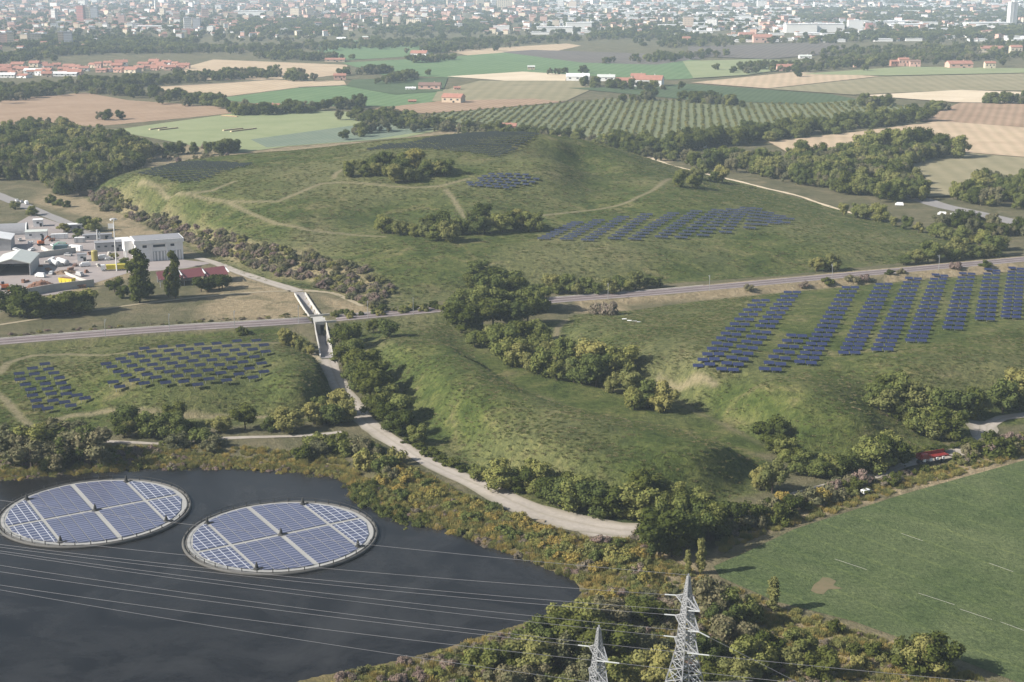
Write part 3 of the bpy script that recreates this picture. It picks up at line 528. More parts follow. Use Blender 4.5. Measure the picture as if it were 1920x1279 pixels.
# ------------------------------------------------------------------ fields on the plain
def field_mat(name, c, c2=None, rows=None, scale=.02):
    m, nt, b = mat(name); p = posvec(nt); c2 = c2 or tuple(x * 1.25 for x in c)
    f = mth(nt, 'ADD', mth(nt, 'MULTIPLY', noise(nt, p, scale, 5, .65, .5), .7), mth(nt, 'MULTIPLY', noise(nt, p, scale * 14, 4, .7), .3)); col = ramp(nt, f, [(.36, c), (.64, c2)])
    if rows:
        ang, sp, amt = rows; mp = nd(nt, 'ShaderNodeMapping'); mp.inputs['Rotation'].default_value = (0, 0, ang); nt.links.new(p, mp.inputs['Vector'])
        w = nd(nt, 'ShaderNodeTexWave'); w.inputs['Scale'].default_value = 3.1416 / sp / 10; w.inputs['Distortion'].default_value = 1.2; w.inputs['Detail'].default_value = 3; w.inputs['Detail Scale'].default_value = .6; nt.links.new(mp.outputs[0], w.inputs['Vector'])
        col = mix(nt, amt, col, ramp(nt, w.outputs['Fac'], [(0, (.55, .6, .5)), (1, (1.25, 1.2, 1.2))]), 'MULTIPLY')
    nt.links.new(col, b.inputs['Base Color']); b.inputs['Roughness'].default_value = .95; b.inputs['Specular IOR Level'].default_value = .1; return m
M_brown = field_mat('ploughed_earth', (0.256,0.173,0.113), (0.346,0.243,0.166), (.35, 9, .35)); M_tan = field_mat('stubble_tan', (0.384,0.288,0.192), (0.486,0.378,0.256), (.2, 12, .2)); M_pale = field_mat('stubble_pale', (0.512,0.416,0.288), (0.602,0.506,0.371))
M_green = field_mat('crop_green', (0.096,0.160,0.070), (0.134,0.198,0.092), (.25, 14, .25)); M_lgreen = field_mat('meadow_green', (0.192,0.224,0.109), (0.256,0.275,0.147)); M_dgreen = field_mat('crop_dark', (0.058,0.087,0.041), (0.083,0.115,0.058), (.3, 8, .4))
M_olive = field_mat('fallow_olive', (0.205,0.186,0.109), (0.275,0.237,0.147), (.1, 16, .2)); M_grey = field_mat('fallow_grey', (0.166,0.154,0.128), (0.243,0.211,0.166), (.3, 10, .3)); M_blue = field_mat('cabbage_field', (0.134,0.173,0.128), (0.179,0.211,0.154), (.25, 5, .4)); M_dark = field_mat('dark_soil', (0.109,0.096,0.087), (0.154,0.134,0.115), (.3, 12, .4))
for n_, px, m_ in [
 ('ploughed_field', [(-60,190),(0,187),(160,174),(240,188),(440,202),(432,213),(215,234),(60,246),(-60,240)], M_brown),
 ('stubble_field', [(275,164),(510,150),(645,152),(650,160),(560,164),(400,184)], M_tan),
 ('crop_field', [(400,186),(560,165),(700,158),(900,172),(900,188),(740,200),(520,198)], M_green),
 ('meadow_field', [(205,245),(432,214),(520,205),(700,212),(865,236),(760,258),(690,264),(540,275),(440,288),(300,262)], M_lgreen),
 ('cabbage_field', [(470,262),(720,228),(850,238),(700,262),(500,277)], M_blue),
 ('stubble_field', [(340,128),(400,112),(650,122),(660,138),(580,147),(500,150),(330,150)], M_tan),
 ('crop_field', [(585,92),(640,76),(862,78),(850,94),(770,106),(640,114)], M_green),
 ('ploughed_field', [(838,96),(1062,82),(1090,86),(1040,97),(880,105)], M_tan),
 ('crop_field', [(640,118),(800,110),(960,98),(1180,108),(1400,118),(1400,142),(1260,150),(1000,138),(860,146),(720,142)], M_green),
 ('dark_soil_field', [(940,98),(1000,94),(1240,102),(1330,108),(1230,122),(1090,118)], M_dark),
 ('stubble_field', [(838,144),(980,135),(1064,140),(1060,152),(960,153)], M_pale),
 ('fallow_field', [(820,172),(900,152),(1100,152),(1110,168),(1062,190),(880,200),(810,190)], M_olive),
 ('ploughed_field', [(690,206),(830,190),(1000,186),(1060,192),(880,208),(800,214)], M_brown),
 ('crop_field', [(660,150),(840,146),(830,172),(740,178),(650,162)], M_dgreen),
 ('crop_field', [(1065,166),(1200,163),(1290,158),(1560,178),(1620,190),(1500,196),(1290,188)], M_dgreen),
 ('young_orchard_ground', [(770,218),(1060,194),(1150,186),(1290,190),(1500,197),(1640,186),(1730,208),(1560,240),(1300,274),(1150,262),(960,246)], field_mat('orchard_grass', (.12,.14,.068), (.18,.19,.105))),
 ('stubble_field', [(1296,156),(1490,136),(1650,144),(1440,167)], M_tan), ('fallow_field', [(1440,168),(1650,145),(1960,138),(1960,172),(1800,170),(1600,179)], M_olive),
 ('stubble_field', [(1615,180),(1800,170),(1960,175),(1960,196),(1790,193)], M_pale), ('crop_field', [(1500,140),(1700,126),(1960,130),(1960,137),(1660,143)], M_lgreen),
 ('ploughed_field', [(1720,228),(1800,194),(1960,198),(1960,243)], M_brown), ('stubble_field', [(1440,268),(1600,250),(1760,229),(1960,244),(1960,300),(1800,287),(1690,283),(1500,300)], M_tan),
 ('fallow_field', [(1640,312),(1800,288),(1960,301),(1960,360),(1740,372)], M_olive), ('meadow_field', [(1280,116),(1420,112),(1560,118),(1400,142),(1300,148)], M_lgreen), ('dark_soil_field', [(1290,88),(1560,80),(1600,98),(1440,112),(1290,106)], M_dark)]: sheet(n_, px, m_)
# near green field at lower right
_a, _b = P0(1565, 1048), P0(1900, 1180); LANE = atan2(_b[1] - _a[1], _b[0] - _a[0])
m, nt, b = mat('lucerne_field'); p = posvec(nt); n1 = noise(nt, p, .03, 4, .6, .6); n2 = noise(nt, p, .9, 5, .75, .4); n3 = noise(nt, p, .22, 4, .6, .8)
col = ramp(nt, n1, [(.35, (.072,.100,.040)), (.65, (.108,.132,.060))]); mp = nd(nt, 'ShaderNodeMapping'); mp.inputs['Rotation'].default_value = (0, 0, -LANE); nt.links.new(p, mp.inputs[0]); wv = nd(nt, 'ShaderNodeTexWave'); wv.bands_direction = 'Y'; wv.inputs['Scale'].default_value = .028; wv.inputs['Distortion'].default_value = 1.5; wv.inputs['Detail'].default_value = 3; wv.inputs['Detail Scale'].default_value = .4; nt.links.new(mp.outputs[0], wv.inputs[0]); col = mix(nt, .55, col, ramp(nt, wv.outputs['Fac'], [(0, (1.35,1.28,1.1)), (.05, (.98,.98,.95)), (1, (1.03,1.0,1.0))]), 'MULTIPLY'); col = mix(nt, .9, col, ramp(nt, n2, [(.3, (.42,.48,.42)), (.5, (1,1,1)), (.72, (1.55,1.5,1.4))]), 'MULTIPLY'); col = mix(nt, .5, col, ramp(nt, n3, [(.3, (.65,.7,.65)), (.7, (1.3,1.25,1.2))]), 'MULTIPLY')
nt.links.new(col, b.inputs['Base Color']); b.inputs['Roughness'].default_value = .95; b.inputs['Specular IOR Level'].default_value = .1; bump(nt, b, n2, .8, .9)
sheet('green_field', [(1338,1062),(1400,1035),(1490,992),(1700,925),(1940,858),(2150,800),(2300,1100),(2150,1330),(1960,1300),(1760,1222),(1600,1165),(1455,1128),(1350,1082)], m, z=.05, label='lush dark green crop field')
SOILP = field_mat('bare_patch', (.125,.115,.062), (.18,.14,.085), None, .3)
sheet('bare_patch', [(1520,1108),(1526,1096),(1536,1090),(1542,1083),(1556,1084),(1568,1090),(1562,1098),(1580,1104),(1552,1106),(1544,1115),(1530,1113)], SOILP, z=.08)
PIPE = simple('white_plastic', (.30, .30, .26), .6, .1)
for i, ((a, b_), lab) in enumerate(zip([((1565,1048),(1625,1068)), ((1722,1112),(1790,1134)), ((1800,1142),(1860,1162)), ((1876,1166),(1925,1184)), ((1690,1000),(1730,1014)), ((1855,1056),(1900,1072))], ['nearest the bare soil patch', 'first below the middle of the field', 'second from the bare patch end', 'at the lower right picture edge', 'in the upper middle of the field', 'right of the middle of the field'])):
    pa, pb = P0(*a, .2), P0(*b_, .2); MB().bar(pa, pb, .04, 0, 6)
    o = MB().bar(pa, pb, .04, 0, 6).build('irrigation_pipe', PIPE); tag(o, 'white irrigation pipe lying on the green field ' + lab, 'pipe', 'irrigation pipes on the green field')
# ------------------------------------------------------------------ roads, tracks and the railway

def track_mat(name, c, weed, amt):
    m, nt, b = mat(name); p = posvec(nt); a = nd(nt, 'ShaderNodeAttribute', attribute_name='lat').outputs['Fac']; n1 = noise(nt, p, .5, 5, .65); n2 = noise(nt, p, .07, 4, .6)
    col = ramp(nt, mth(nt, 'ADD', mth(nt, 'MULTIPLY', n1, .5), mth(nt, 'MULTIPLY', n2, .5)), [(.34, tuple(x * .78 for x in c)), (.66, tuple(x * 1.15 for x in c))])
    k = ramp(nt, mth(nt, 'ADD', a, mth(nt, 'MULTIPLY', mth(nt, 'SUBTRACT', n2, .5), .25)), [(0, (1,1,1)), (.14, (.25,.25,.25)), (.3, (0,0,0)), (.42, (.1,.1,.1)), (.5, (.55,.55,.55)), (.58, (.1,.1,.1)), (.7, (0,0,0)), (.86, (.25,.25,.25)), (1, (1,1,1))])
    col = mix(nt, mth(nt, 'MULTIPLY', mth(nt, 'MULTIPLY', k, amt), mth(nt, 'ADD', n1, .35), True), col, weed); nt.links.new(col, b.inputs['Base Color']); b.inputs['Roughness'].default_value = .95; b.inputs['Specular IOR Level'].default_value = .1; bump(nt, b, n1, .5, .3); return m
M_gravel = track_mat('pale_gravel', (.37, .33, .285), (.17, .155, .10), .75); M_dirt = track_mat('dirt_track', (.34, .285, .20), (.15, .145, .075), .9); M_asph = simple('old_asphalt', (.23, .215, .205), .9, .15, .3); M_ballast = simple('railway_ballast', (.26, .225, .215), .95, .25, 1.2); M_sleep = simple('sleeper_strip', (.16, .125, .12), .9, .3, 2.0); M_rail = simple('rail_steel', (.30, .25, .23), .45, .2, 2, .8)
ribbon('gravel_road', [(615,674),(622,690),(632,715),(648,745),(668,772),(700,802),(745,832),(800,866),(850,890),(910,915),(960,940),(1010,962),(1070,978),(1120,988),(1160,994),(1200,996)], [7.5,7,6.5,6.8,8,8.5,7.5,7,6.5,6.5,7,8,9.5,11,12,10], M_gravel, wob=.5, label='pale gravel road winding between pond and mounds')
ribbon('gravel_turnout', [(1080,985),(1130,1003),(1165,1010),(1200,1000)], [3,7,8,4], M_gravel, off=.10, wob=.4)
ribbon('dirt_track', [(1480,932),(1560,908),(1640,893),(1700,872),(1760,858),(1810,842),(1850,818),(1850,800),(1880,785),(1930,778)], [4,4,4,4,4.5,6,9,6,5,5], M_gravel, wob=.4, label='pale track along the foot of the right mounds')
ribbon('gravel_turnout', [(1835,790),(1848,806),(1846,830)], [11,9,6], M_gravel, off=.10, wob=.6)
ribbon('service_road', [(370,484),(400,492),(450,512),(500,528),(540,540),(560,547)], [5,6,6,6.5,7,7], M_gravel, wob=.3, label='pale service road leading from works to underpass')
ribbon('ramp_road', None, 4.5, M_asph, world=spline(RAMP, 3), off=.13, label='road dipping through the railway underpass')
ribbon('dirt_track', [(-60,618),(60,600),(190,580),(330,562),(470,549),(545,546)], 2.6, M_dirt, wob=.3, label='pale dirt track between railway and works')
ribbon('dirt_track', [(570,545),(620,549),(650,560),(680,575)], [5,3.5,3,2], M_dirt, wob=.4); ribbon('dirt_track', [(565,640),(580,655),(597,675),(612,690),(622,705)], 3, M_dirt, wob=.4, off=.09)
ribbon('works_road', [(-60,348),(0,368),(60,392),(110,412),(150,430),(200,446),(235,455)], [12,11,10,9,8,7,6], M_asph, wob=.2, label='grey road running down to the works yard')
ribbon('dirt_track', [(200,828),(260,830),(330,832),(420,822),(500,820),(570,818),(640,810)], 2.6, M_gravel, wob=.4, off=.1)
ribbon('dirt_track', [(1130,268),(1190,284),(1250,308),(1340,330),(1420,349),(1500,369),(1570,392),(1640,413)], [5,6,5,4,3.5,3,3,2.5], M_pale, wob=.6); ribbon('highway', [(1640,352),(1720,372),(1765,386),(1830,400),(1890,414),(1980,434)], 15, M_asph, label='grey main road beyond the big hill')
for px in ([(0,181),(100,175),(160,172)], [(290,163),(420,156),(512,149)], [(640,160),(760,164),(830,170)], [(560,164),(700,158)]): ribbon('farm_road', px, 5, M_grey, off=.6)
yard = simple('yard_concrete', (.27, .235, .22), .9, .2, .12)
sheet('works_yard', [(-60,448),(20,425),(60,402),(110,418),(170,440),(240,468),(350,488),(400,493),(350,503),(240,512),(180,530),(110,552),(-60,565)], yard, z=.05, label='worn concrete yard of the works')
ribbon('railway_track', None, 10.5, M_ballast, world=RAIL, off=.10, label='double railway track on a low ballast bank')
for s in (-2.2, 2.2):
    ribbon('sleeper_strip', None, 2.5, M_sleep, world=RAIL, off=.16, lat=s)
    for r_ in (-.72, .72): ribbon('railway_rail', None, .14, M_rail, world=RAIL, off=.30, lat=s + r_)
ribbon('cable_trough', None, .7, simple('trough_concrete', (.48, .45, .41), .9), world=RAIL[:len(RAIL) * 5 // 9], off=.2, lat=5.9)
# ------------------------------------------------------------------ woods on the plain and scrub on the slopes
B = []
A_ = [D, G, 'spread_grey', O, S, 'spread_grey', G]
B += batch(A_, fill([(-40,258),(60,246),(140,252),(230,276),(300,292),(240,318),(190,350),(120,372),(60,340),(-40,340)], .012), 14, 12)
B += batch([D, G], linefill([(200,262),(260,285),(360,290),(440,284)], 60, 5), 10, 9) + batch([D, 'spread_grey'], fill([(100,335),(240,300),(270,318),(200,350),(150,368)], .012), 10, 9)
B += batch(A_, fill([(1265,314),(1420,302),(1540,296),(1620,287),(1690,288),(1785,297),(1740,304),(1690,322),(1725,355),(1745,380),(1700,388),(1560,360),(1400,328)], .011), 13, 12)
B += batch([D, G], linefill([(1640,290),(1700,288),(1770,296)], 26, 8), 19, 17)
B += batch(A_, fill([(1750,372),(1830,350),(1960,340),(1960,400),(1840,390)], .01), 12, 11) + batch([D, 'spread_grey'], linefill([(1795,424),(1900,444)], 28, 7), 9, 9)
B += batch([D, G, 'spread_grey'], linefill([(690,222),(800,240),(900,250),(1000,262),(1150,274),(1260,300)], 160, 14), 11, 11) + batch([D, G], linefill([(1180,285),(1300,275),(1450,258),(1600,240),(1720,224)], 200, 13), 13, 12)
for px, n, wd in [([(-40,190),(0,184),(160,166),(330,152),(505,143)], 330, 26), ([(160,172),(300,184),(400,197)], 70, 11), ([(-40,120),(30,108),(150,100),(280,98),(390,96)], 330, 42), ([(390,98),(600,90),(860,82)], 380, 55), ([(515,108),(600,112)], 90, 30), ([(850,90),(1000,78),(1250,70),(1280,80)], 330, 45), ([(1280,88),(1380,76),(1480,80)], 130, 35),
   ([(1400,134),(1480,130),(1620,120),(1760,112),(1960,108)], 300, 40), ([(1640,108),(1800,95),(1960,90)], 350, 70), ([(440,216),(540,212),(670,202)], 50, 8), ([(545,150),(575,153)], 8, 6), ([(680,228),(720,228)], 9, 6), ([(720,158),(760,150),(780,140)], 28, 10), ([(780,118),(850,112)], 26, 9), ([(1110,162),(1180,168),(1260,168)], 26, 9), ([(1045,140),(1100,138)], 6, 9), ([(1290,192),(1390,200)], 26, 9), ([(1180,192),(1220,188)], 12, 6), ([(1610,200),(1670,200)], 14, 7), ([(1740,208),(1775,208)], 7, 4), ([(1868,196),(1920,192)], 16, 8), ([(1150,120),(1340,104)], 60, 22), ([(800,100),(900,92)], 40, 16), ([(300,196),(460,206)], 9, 3), ([(700,245),(640,272)], 12, 5), ([(200,224),(222,224)], 3, 3), ([(640,142),(720,138)], 20, 8)]:
    B += batch([D, G, D, 'spread_grey'], linefill(px, n, wd), 12, 12)
B += batch([D, G, D, 'spread_grey'], fill([(-100,96),(900,70),(1300,60),(2000,90),(2100,10),(2100,-8),(-100,-8)], .00055, cap=11000), 12, 15)
for px in ([(430,64),(640,68),(640,42),(450,38)], [(-40,72),(80,100),(330,100),(380,82),(200,76)], [(1100,74),(1280,68),(1280,54),(1150,58)], [(1500,84),(1960,68),(1960,52),(1650,62)], [(1500,40),(1960,44),(1960,20),(1480,18)], [(700,62),(920,60),(920,44),(820,46)]): B += batch([D, G, D], fill(px, .0016, cap=1400), 13, 17)
stuff('woodland', 'hazy woods, hedges and garden trees spread over the plain', 'woodland', B)
# young orchard: straight rows
a, b_, c = [np.array(P0(*q)[:2]) for q in ((960,246), (1300,274), (1640,188))]; d1 = np.array(P0(1052,188)[:2]) - np.array(P0(1000,240)[:2]); d1 /= np.linalg.norm(d1); d2 = np.array((d1[1], -d1[0])); q = poly0([(770,218),(1060,194),(1150,186),(1290,190),(1500,197),(1640,188),(1725,208),(1560,238),(1300,270),(1150,258),(960,244)]); c0 = q.mean(0)
gi, gj = np.meshgrid(np.arange(-140, 140) * 5.2, np.arange(-90, 90) * 8.2); X = c0[0] + gi * d1[0] + gj * d2[0] + RNG.normal(0, .6, gi.shape); Y = c0[1] + gi * d1[1] + gj * d2[1] + RNG.normal(0, .6, gi.shape); k = inside(X, Y, q) & (RNG.random(X.shape) < .93)
pts = np.column_stack([X[k], Y[k], np.full(k.sum(), .2)]); stuff('orchard', 'straight rows of young fruit trees on the plain', 'orchard', batch(['bush_olive', O, 'bush_green'], pts, 2.9, 3.2, .3))
B = batch(['bush_grey', 'bush_brown', 'bush_green', 'bush_grey', 'bush_dark'], fill([(170,372),(230,392),(200,400)], .03), 4.5, 6)
B += batch(['bush_grey', 'bush_brown'], fill([(280,280),(440,275),(430,300),(250,325)], .003), 4, 5)
B += batch(['bush_grey', 'bush_brown', 'bush_brown', 'bush_olive', 'bush_grey'], fill(None, .06, world=[at(u, v)[:2] for u, v in SCRUBZ]), 3.8, 5.5)
stuff('scrub', 'grey green and rusty scrub on the slope above the works', 'scrub', B)
B = batch(['bush_yellow', 'bush_olive', 'bush_green', 'bush_brown'], fill([(680,900),(760,875),(860,925),(1000,985),(1090,1012),(1200,1015),(1240,1090),(1200,1165),(1100,1165),(1095,1085),(960,1030),(800,975),(690,940)], .20, cap=2600), 1.5, 2.6, .5)
B += batch(['bush_yellow', 'bush_brown', 'bush_olive'], linefill([(0,890),(100,880),(190,873),(290,866),(420,866),(560,873),(640,884),(672,900)], 420, 1.6), 1.3, 2.2, .5) + batch(['bush_brown', 'bush_green', 'bush_olive'], linefill([(-60,875),(60,868),(200,858),(330,856)], 160, 3.5), 1.8, 2.8, .5)
B += batch(['bush_olive', 'bush_brown', 'bush_grey', 'bush_brown', 'bush_green'], fill([(560,1285),(720,1248),(850,1218),(1000,1170),(1100,1140),(1230,1100),(1330,1120),(1400,1200),(1500,1240),(1600,1300),(1500,1400),(700,1400)], .2, cap=5200), 2.4, 3.6, .5)
B += batch(['bush_olive', 'bush_brown', 'bush_yellow'], fill([(1340,1090),(1440,1135),(1600,1180),(1760,1240),(1900,1300),(1700,1320),(1500,1240),(1380,1180)], .035), 1.2, 2.2, .5) + batch(['bush_brown', 'bush_olive', 'bush_dark'], fill([(1490,970),(1700,905),(1920,845),(1990,825),(1990,800),(1880,820),(1700,890),(1560,920),(1380,975),(1340,1020)], .10), 2.2, 3.2, .4)
B += batch(['bush_green', 'bush_dark'], linefill([(680,910),(695,935),(720,950),(780,972)], 120, 2), 2.5, 3, .4) + batch(['bush_olive', 'bush_brown', 'bush_grey'], linefill([(0,632),(200,615),(400,602),(560,592)], 90, 2.2), 1, 2, .5) + batch(['bush_green', 'bush_dark', 'bush_olive'], linefill([(630,600),(760,592),(850,588)], 40, 3), 3, 4, .4)
RD = ['reed_straw', 'reed_green', 'reed_green']
B += batch(RD, fill([(680,900),(760,875),(860,925),(1000,985),(1090,1012),(1200,1015),(1240,1090),(1200,1165),(1100,1165),(1095,1085),(960,1030),(800,975),(690,940)], .5, cap=6000), 1.7, 1.8, .4) + batch(RD, linefill([(-60,885),(100,878),(190,871),(290,864),(420,864),(560,871),(640,882),(672,900),(684,930)], 900, 1.8), 1.6, 1.6, .4)
B += batch(RD, fill([(200,838),(420,838),(640,850),(660,885),(560,868),(290,862),(200,868)], .3, cap=2000), 1.3, 1.8, .4) + batch(RD, fill([(1100,1010),(1200,1015),(1330,1090),(1440,1130),(1600,1180),(1760,1240),(1900,1300),(1700,1320),(1500,1240),(1380,1180),(1230,1100),(1100,1090)], .35, cap=4500), 1.2, 1.8, .4)
B += batch(RD, fill([(1340,1040),(1490,985),(1700,918),(1940,850),(1990,842),(1990,825),(1920,835),(1700,893),(1560,930),(1340,1020)], .4, cap=3000), 1.3, 1.6, .4) + batch(['reed_green', 'reed_straw'], fill([(560,1285),(720,1250),(900,1196),(1080,1140),(1230,1100),(1330,1120),(1500,1240),(1600,1300),(1500,1400),(700,1400)], .3, cap=6000), 1.8, 2.2, .4)
stuff('undergrowth', 'reeds, brambles and rough growth around pond and slopes', 'undergrowth', B)
# grass tufts on the mounds, thinning with distance
NOTUFT = [np.array([at(u, v)[:2] for u, v in px]) for px in ([(185,690),(300,652),(515,640),(515,715),(380,735),(215,735)], [(20,695),(90,675),(175,755),(90,778)], [(1295,700),(1420,560),(1500,545),(1920,500),(1925,610),(1600,680),(1450,706)], [(1010,456),(1080,415),(1400,388),(1490,415),(1380,452)])]
def tufts(name, lab, polys, dens, h, w):
    T = []
    for q in polys:
        lo, hi = q.min(0), q.max(0); n = int((hi - lo).prod() * dens); X = RNG.uniform(lo[0], hi[0], n); Y = RNG.uniform(lo[1], hi[1], n); k = inside(X, Y, q) & (dline(X, Y, RAIL[::4]) > 12); X, Y = X[k], Y[k]; n = len(X); k = np.ones(n, bool)
        for t_ in TRW: k &= dline(X, Y, t_) > 2.2
        for a_ in NOTUFT: k &= ~inside(X, Y, a_)
        k = k & (np.sin(X * .11 + np.sin(Y * .06) * 2) * np.sin(Y * .09 + np.sin(X * .05) * 2) + RNG.normal(0, .5, n) > -.25); T.append(np.column_stack([X[k], Y[k], hz(X[k], Y[k]) - .05]))
    stuff(name, lab, 'grass', batch(['tuft_green', 'tuft_green', 'tuft_dry'], np.concatenate(T), h, w, .5))
tufts('grass_tufts', 'rough grass tufts on the near mounds', [HBASE['center'], HBASE['right'], HBASE['left']], .6, .3, 1.0)
tufts('meadow_tufts', 'rough grass tufts on the big hill', [HBASE['big']], .2, .34, 1.4)
# ------------------------------------------------------------------ solar tables
def panel_mat(name, c, cell, line=(.45, .47, .52), lw=.03, rough=.22, spec=.2):
    m, nt, b = mat(name); p = objvec(nt); mp = nd(nt, 'ShaderNodeMapping'); nt.links.new(p, mp.inputs[0]); mp.inputs['Location'].default_value = (.013, .017, 0)
    br = nd(nt, 'ShaderNodeTexBrick', offset=0.0); nt.links.new(mp.outputs[0], br.inputs['Vector']); br.inputs['Scale'].default_value = 1; br.inputs['Brick Width'].default_value = cell[0]; br.inputs['Row Height'].default_value = cell[1]; br.inputs['Mortar Size'].default_value = lw; br.inputs['Mortar Smooth'].default_value = .1
    br.inputs['Color1'].default_value = (*c, 1); br.inputs['Color2'].default_value = (*[x * .8 for x in c], 1); br.inputs['Mortar'].default_value = (*line, 1)
    nt.links.new(br.outputs['Color'], b.inputs['Base Color']); b.inputs['Roughness'].default_value = rough; b.inputs['Specular IOR Level'].default_value = spec; return m
M_panel = panel_mat('solar_cells', (.026, .034, .085), (1.04, 1.3), (.05, .06, .12), .02, .36); M_pgrey = panel_mat('solar_cells_grey', (.038, .046, .078), (1.04, 1.3), (.06, .07, .10), .02, .4); M_pfar = panel_mat('solar_cells_black', (.024, .030, .024), (1.04, 1.3), (.04, .046, .04), .02, .6); M_pdark = panel_mat('solar_cells_dark', (.020, .025, .052), (1.04, 1.3), (.04, .046, .075), .02, .4); M_steel = simple('galvanised_steel', (.42, .43, .44), .45, .12, 2, .6, world=False); M_frame = simple('panel_frame', (.25, .26, .30), .4, .1, 2, .7, world=False)
TW, TD = 3.85, 2.3
def table_meshes(pm, zc=1.2, TW=TW, TD=TD):
    t = radians(16)
    pan = MB().box((0, 0, zc), (TW, TD, .05), rx=t).mesh('panel', pm)
    fr = MB(); y0, y1 = -TD / 2 * .6, TD / 2 * .6
    for y in (y0, y1): fr.box((0, y * cos(t), zc - .1 + y * sin(t)), (TW * .98, .09, .1))
    for x in (-TW * .35, 0, TW * .35): fr.bar((x, -TD / 2 * cos(t), zc - .07 - TD / 2 * sin(t)), (x, TD / 2 * cos(t), zc - .07 + TD / 2 * sin(t)), .04)
    posts = []
    for x in (-TW * .33, TW * .33): posts.append(MB().bar((x, 0, -.4), (x, 0, zc - .12), .07, 0, 6).mesh('post', M_steel))
    return pan, fr.mesh('support_frame', M_steel), posts
TM = table_meshes(M_panel); TMD = table_meshes(M_pdark, 1.55, 3.9, 2.1)
tables = []                                   # (point, rotation, label, group, meshes)
ARR = [((1424,568),(1317,688),14,'leftmost double row'),((1483,552),(1432,616),9,'far half of second double row'),((1424,627),(1361,697),8,'near half of second double row'),((1491,634),(1441,697),7,'short third double row'),
 ((1592,543),(1507,684),18,'fourth double row'),((1655,537),(1589,666),18,'fifth double row'),((1710,526),(1651,660),18,'sixth double row'),((1760,520),(1714,643),17,'seventh double row'),((1811,517),(1783,619),14,'eighth double row'),((1858,510),(1843,602),13,'ninth double row'),((1903,507),(1892,598),14,'last double row')]
rz0 = radians(-6)
for (u0, v0), (u1, v1), n, nm in ARR:
    a, b_ = at(u0, v0), at(u1, v1)
    for i in range(n):
        q = i / (n - 1); q = q * .94 + .06 * q * q; c = at(u0 + (u1 - u0) * q, v0 + (v1 - v0) * q)
        for s, sd in ((-1, 'left'), (1, 'right')):
            dx = (TW / 2 + .12) * s + .5; x = c[0] + dx * cos(rz0) + .55 * (s > 0) * sin(rz0); y = c[1] + dx * sin(rz0) - .9 * (s > 0)
            tables.append((np.array((x, y, float(hz(x, y)))), rz0, f'blue solar table, {ordw(n - i)} from near end, {sd} column, {nm}', 'solar tables in double rows on the right mound', TM))
def crop(pts, ox, oy, s): return [(ox + x / s, oy + y / s) for x, y in pts]
MAIN = crop([(110,290),(170,322),(240,374),(325,415),(185,485),(255,535),(265,237),(320,268),(385,312),(465,355),(545,405),(410,465),(515,498),(395,186),(465,212),(520,260),(600,300),(675,343),(640,435),(740,490),(515,125),(590,158),(650,207),(730,243),(810,286),(780,375),(870,423),(930,480),(710,105),(775,150),(850,188),(930,232),(900,315),(985,368),(1065,420),(1080,512),(900,98),(985,137),(1060,178),(1030,260),(1105,305),(1190,360),(1200,452),(1095,82),(1175,128),(1150,208),(1230,250),(1310,303),(1325,388),(1385,465),(1280,72),(1270,152),(1355,195),(1430,243),(1445,330),(1515,400),(1665,435),(1390,100),(1470,145),(1550,190),(1560,272),(1625,340),(1780,375),(1495,45),(1590,95),(1660,137),(1680,217),(1755,285),(1700,40),(1780,90),(1800,160)], 180, 635, 5.647)
SMALL = crop([(255,130),(185,155),(110,185),(275,160),(195,187),(115,218),(305,182),(230,213),(145,247),(335,210),(258,243),(175,275),(345,240),(270,272),(185,308),(370,267),(290,300),(205,338),(375,300),(300,338),(435,308),(365,347),(215,372),(480,325),(400,367),(270,382)], 0, 643, 3.0)
for pts, nm in ((MAIN, 'on the left mound'), (SMALL, 'on lower left terrace')):
    pts = sorted(pts, key=lambda q: (round(q[1] / 7), q[0])); rr = {}
    for u, v in pts: rr.setdefault(round(v / 7), []).append((u, v))
    for ri, kx in enumerate(sorted(rr)):
        for ci, (u, v) in enumerate(sorted(rr[kx])):
            tables.append((at(u, v + 3), radians(24), f'dark solar table, {ordw(ci + 1)} from left in {ordw(ri + 1)} rank from back, {nm}', 'dark solar tables ' + nm, TMD))
tables.sort(key=lambda t: np.linalg.norm(t[0] - (0, 0, HC)))
for p, rz, lab, grp, tm in tables[:300]:
    t = thing('solar_table', lab, 'solar panel', (p[0], p[1], p[2]), rz, grp)
    link('panel', tm[0], t); link('support_frame', tm[1], t)
    for q in tm[2]: link('post', q, t)
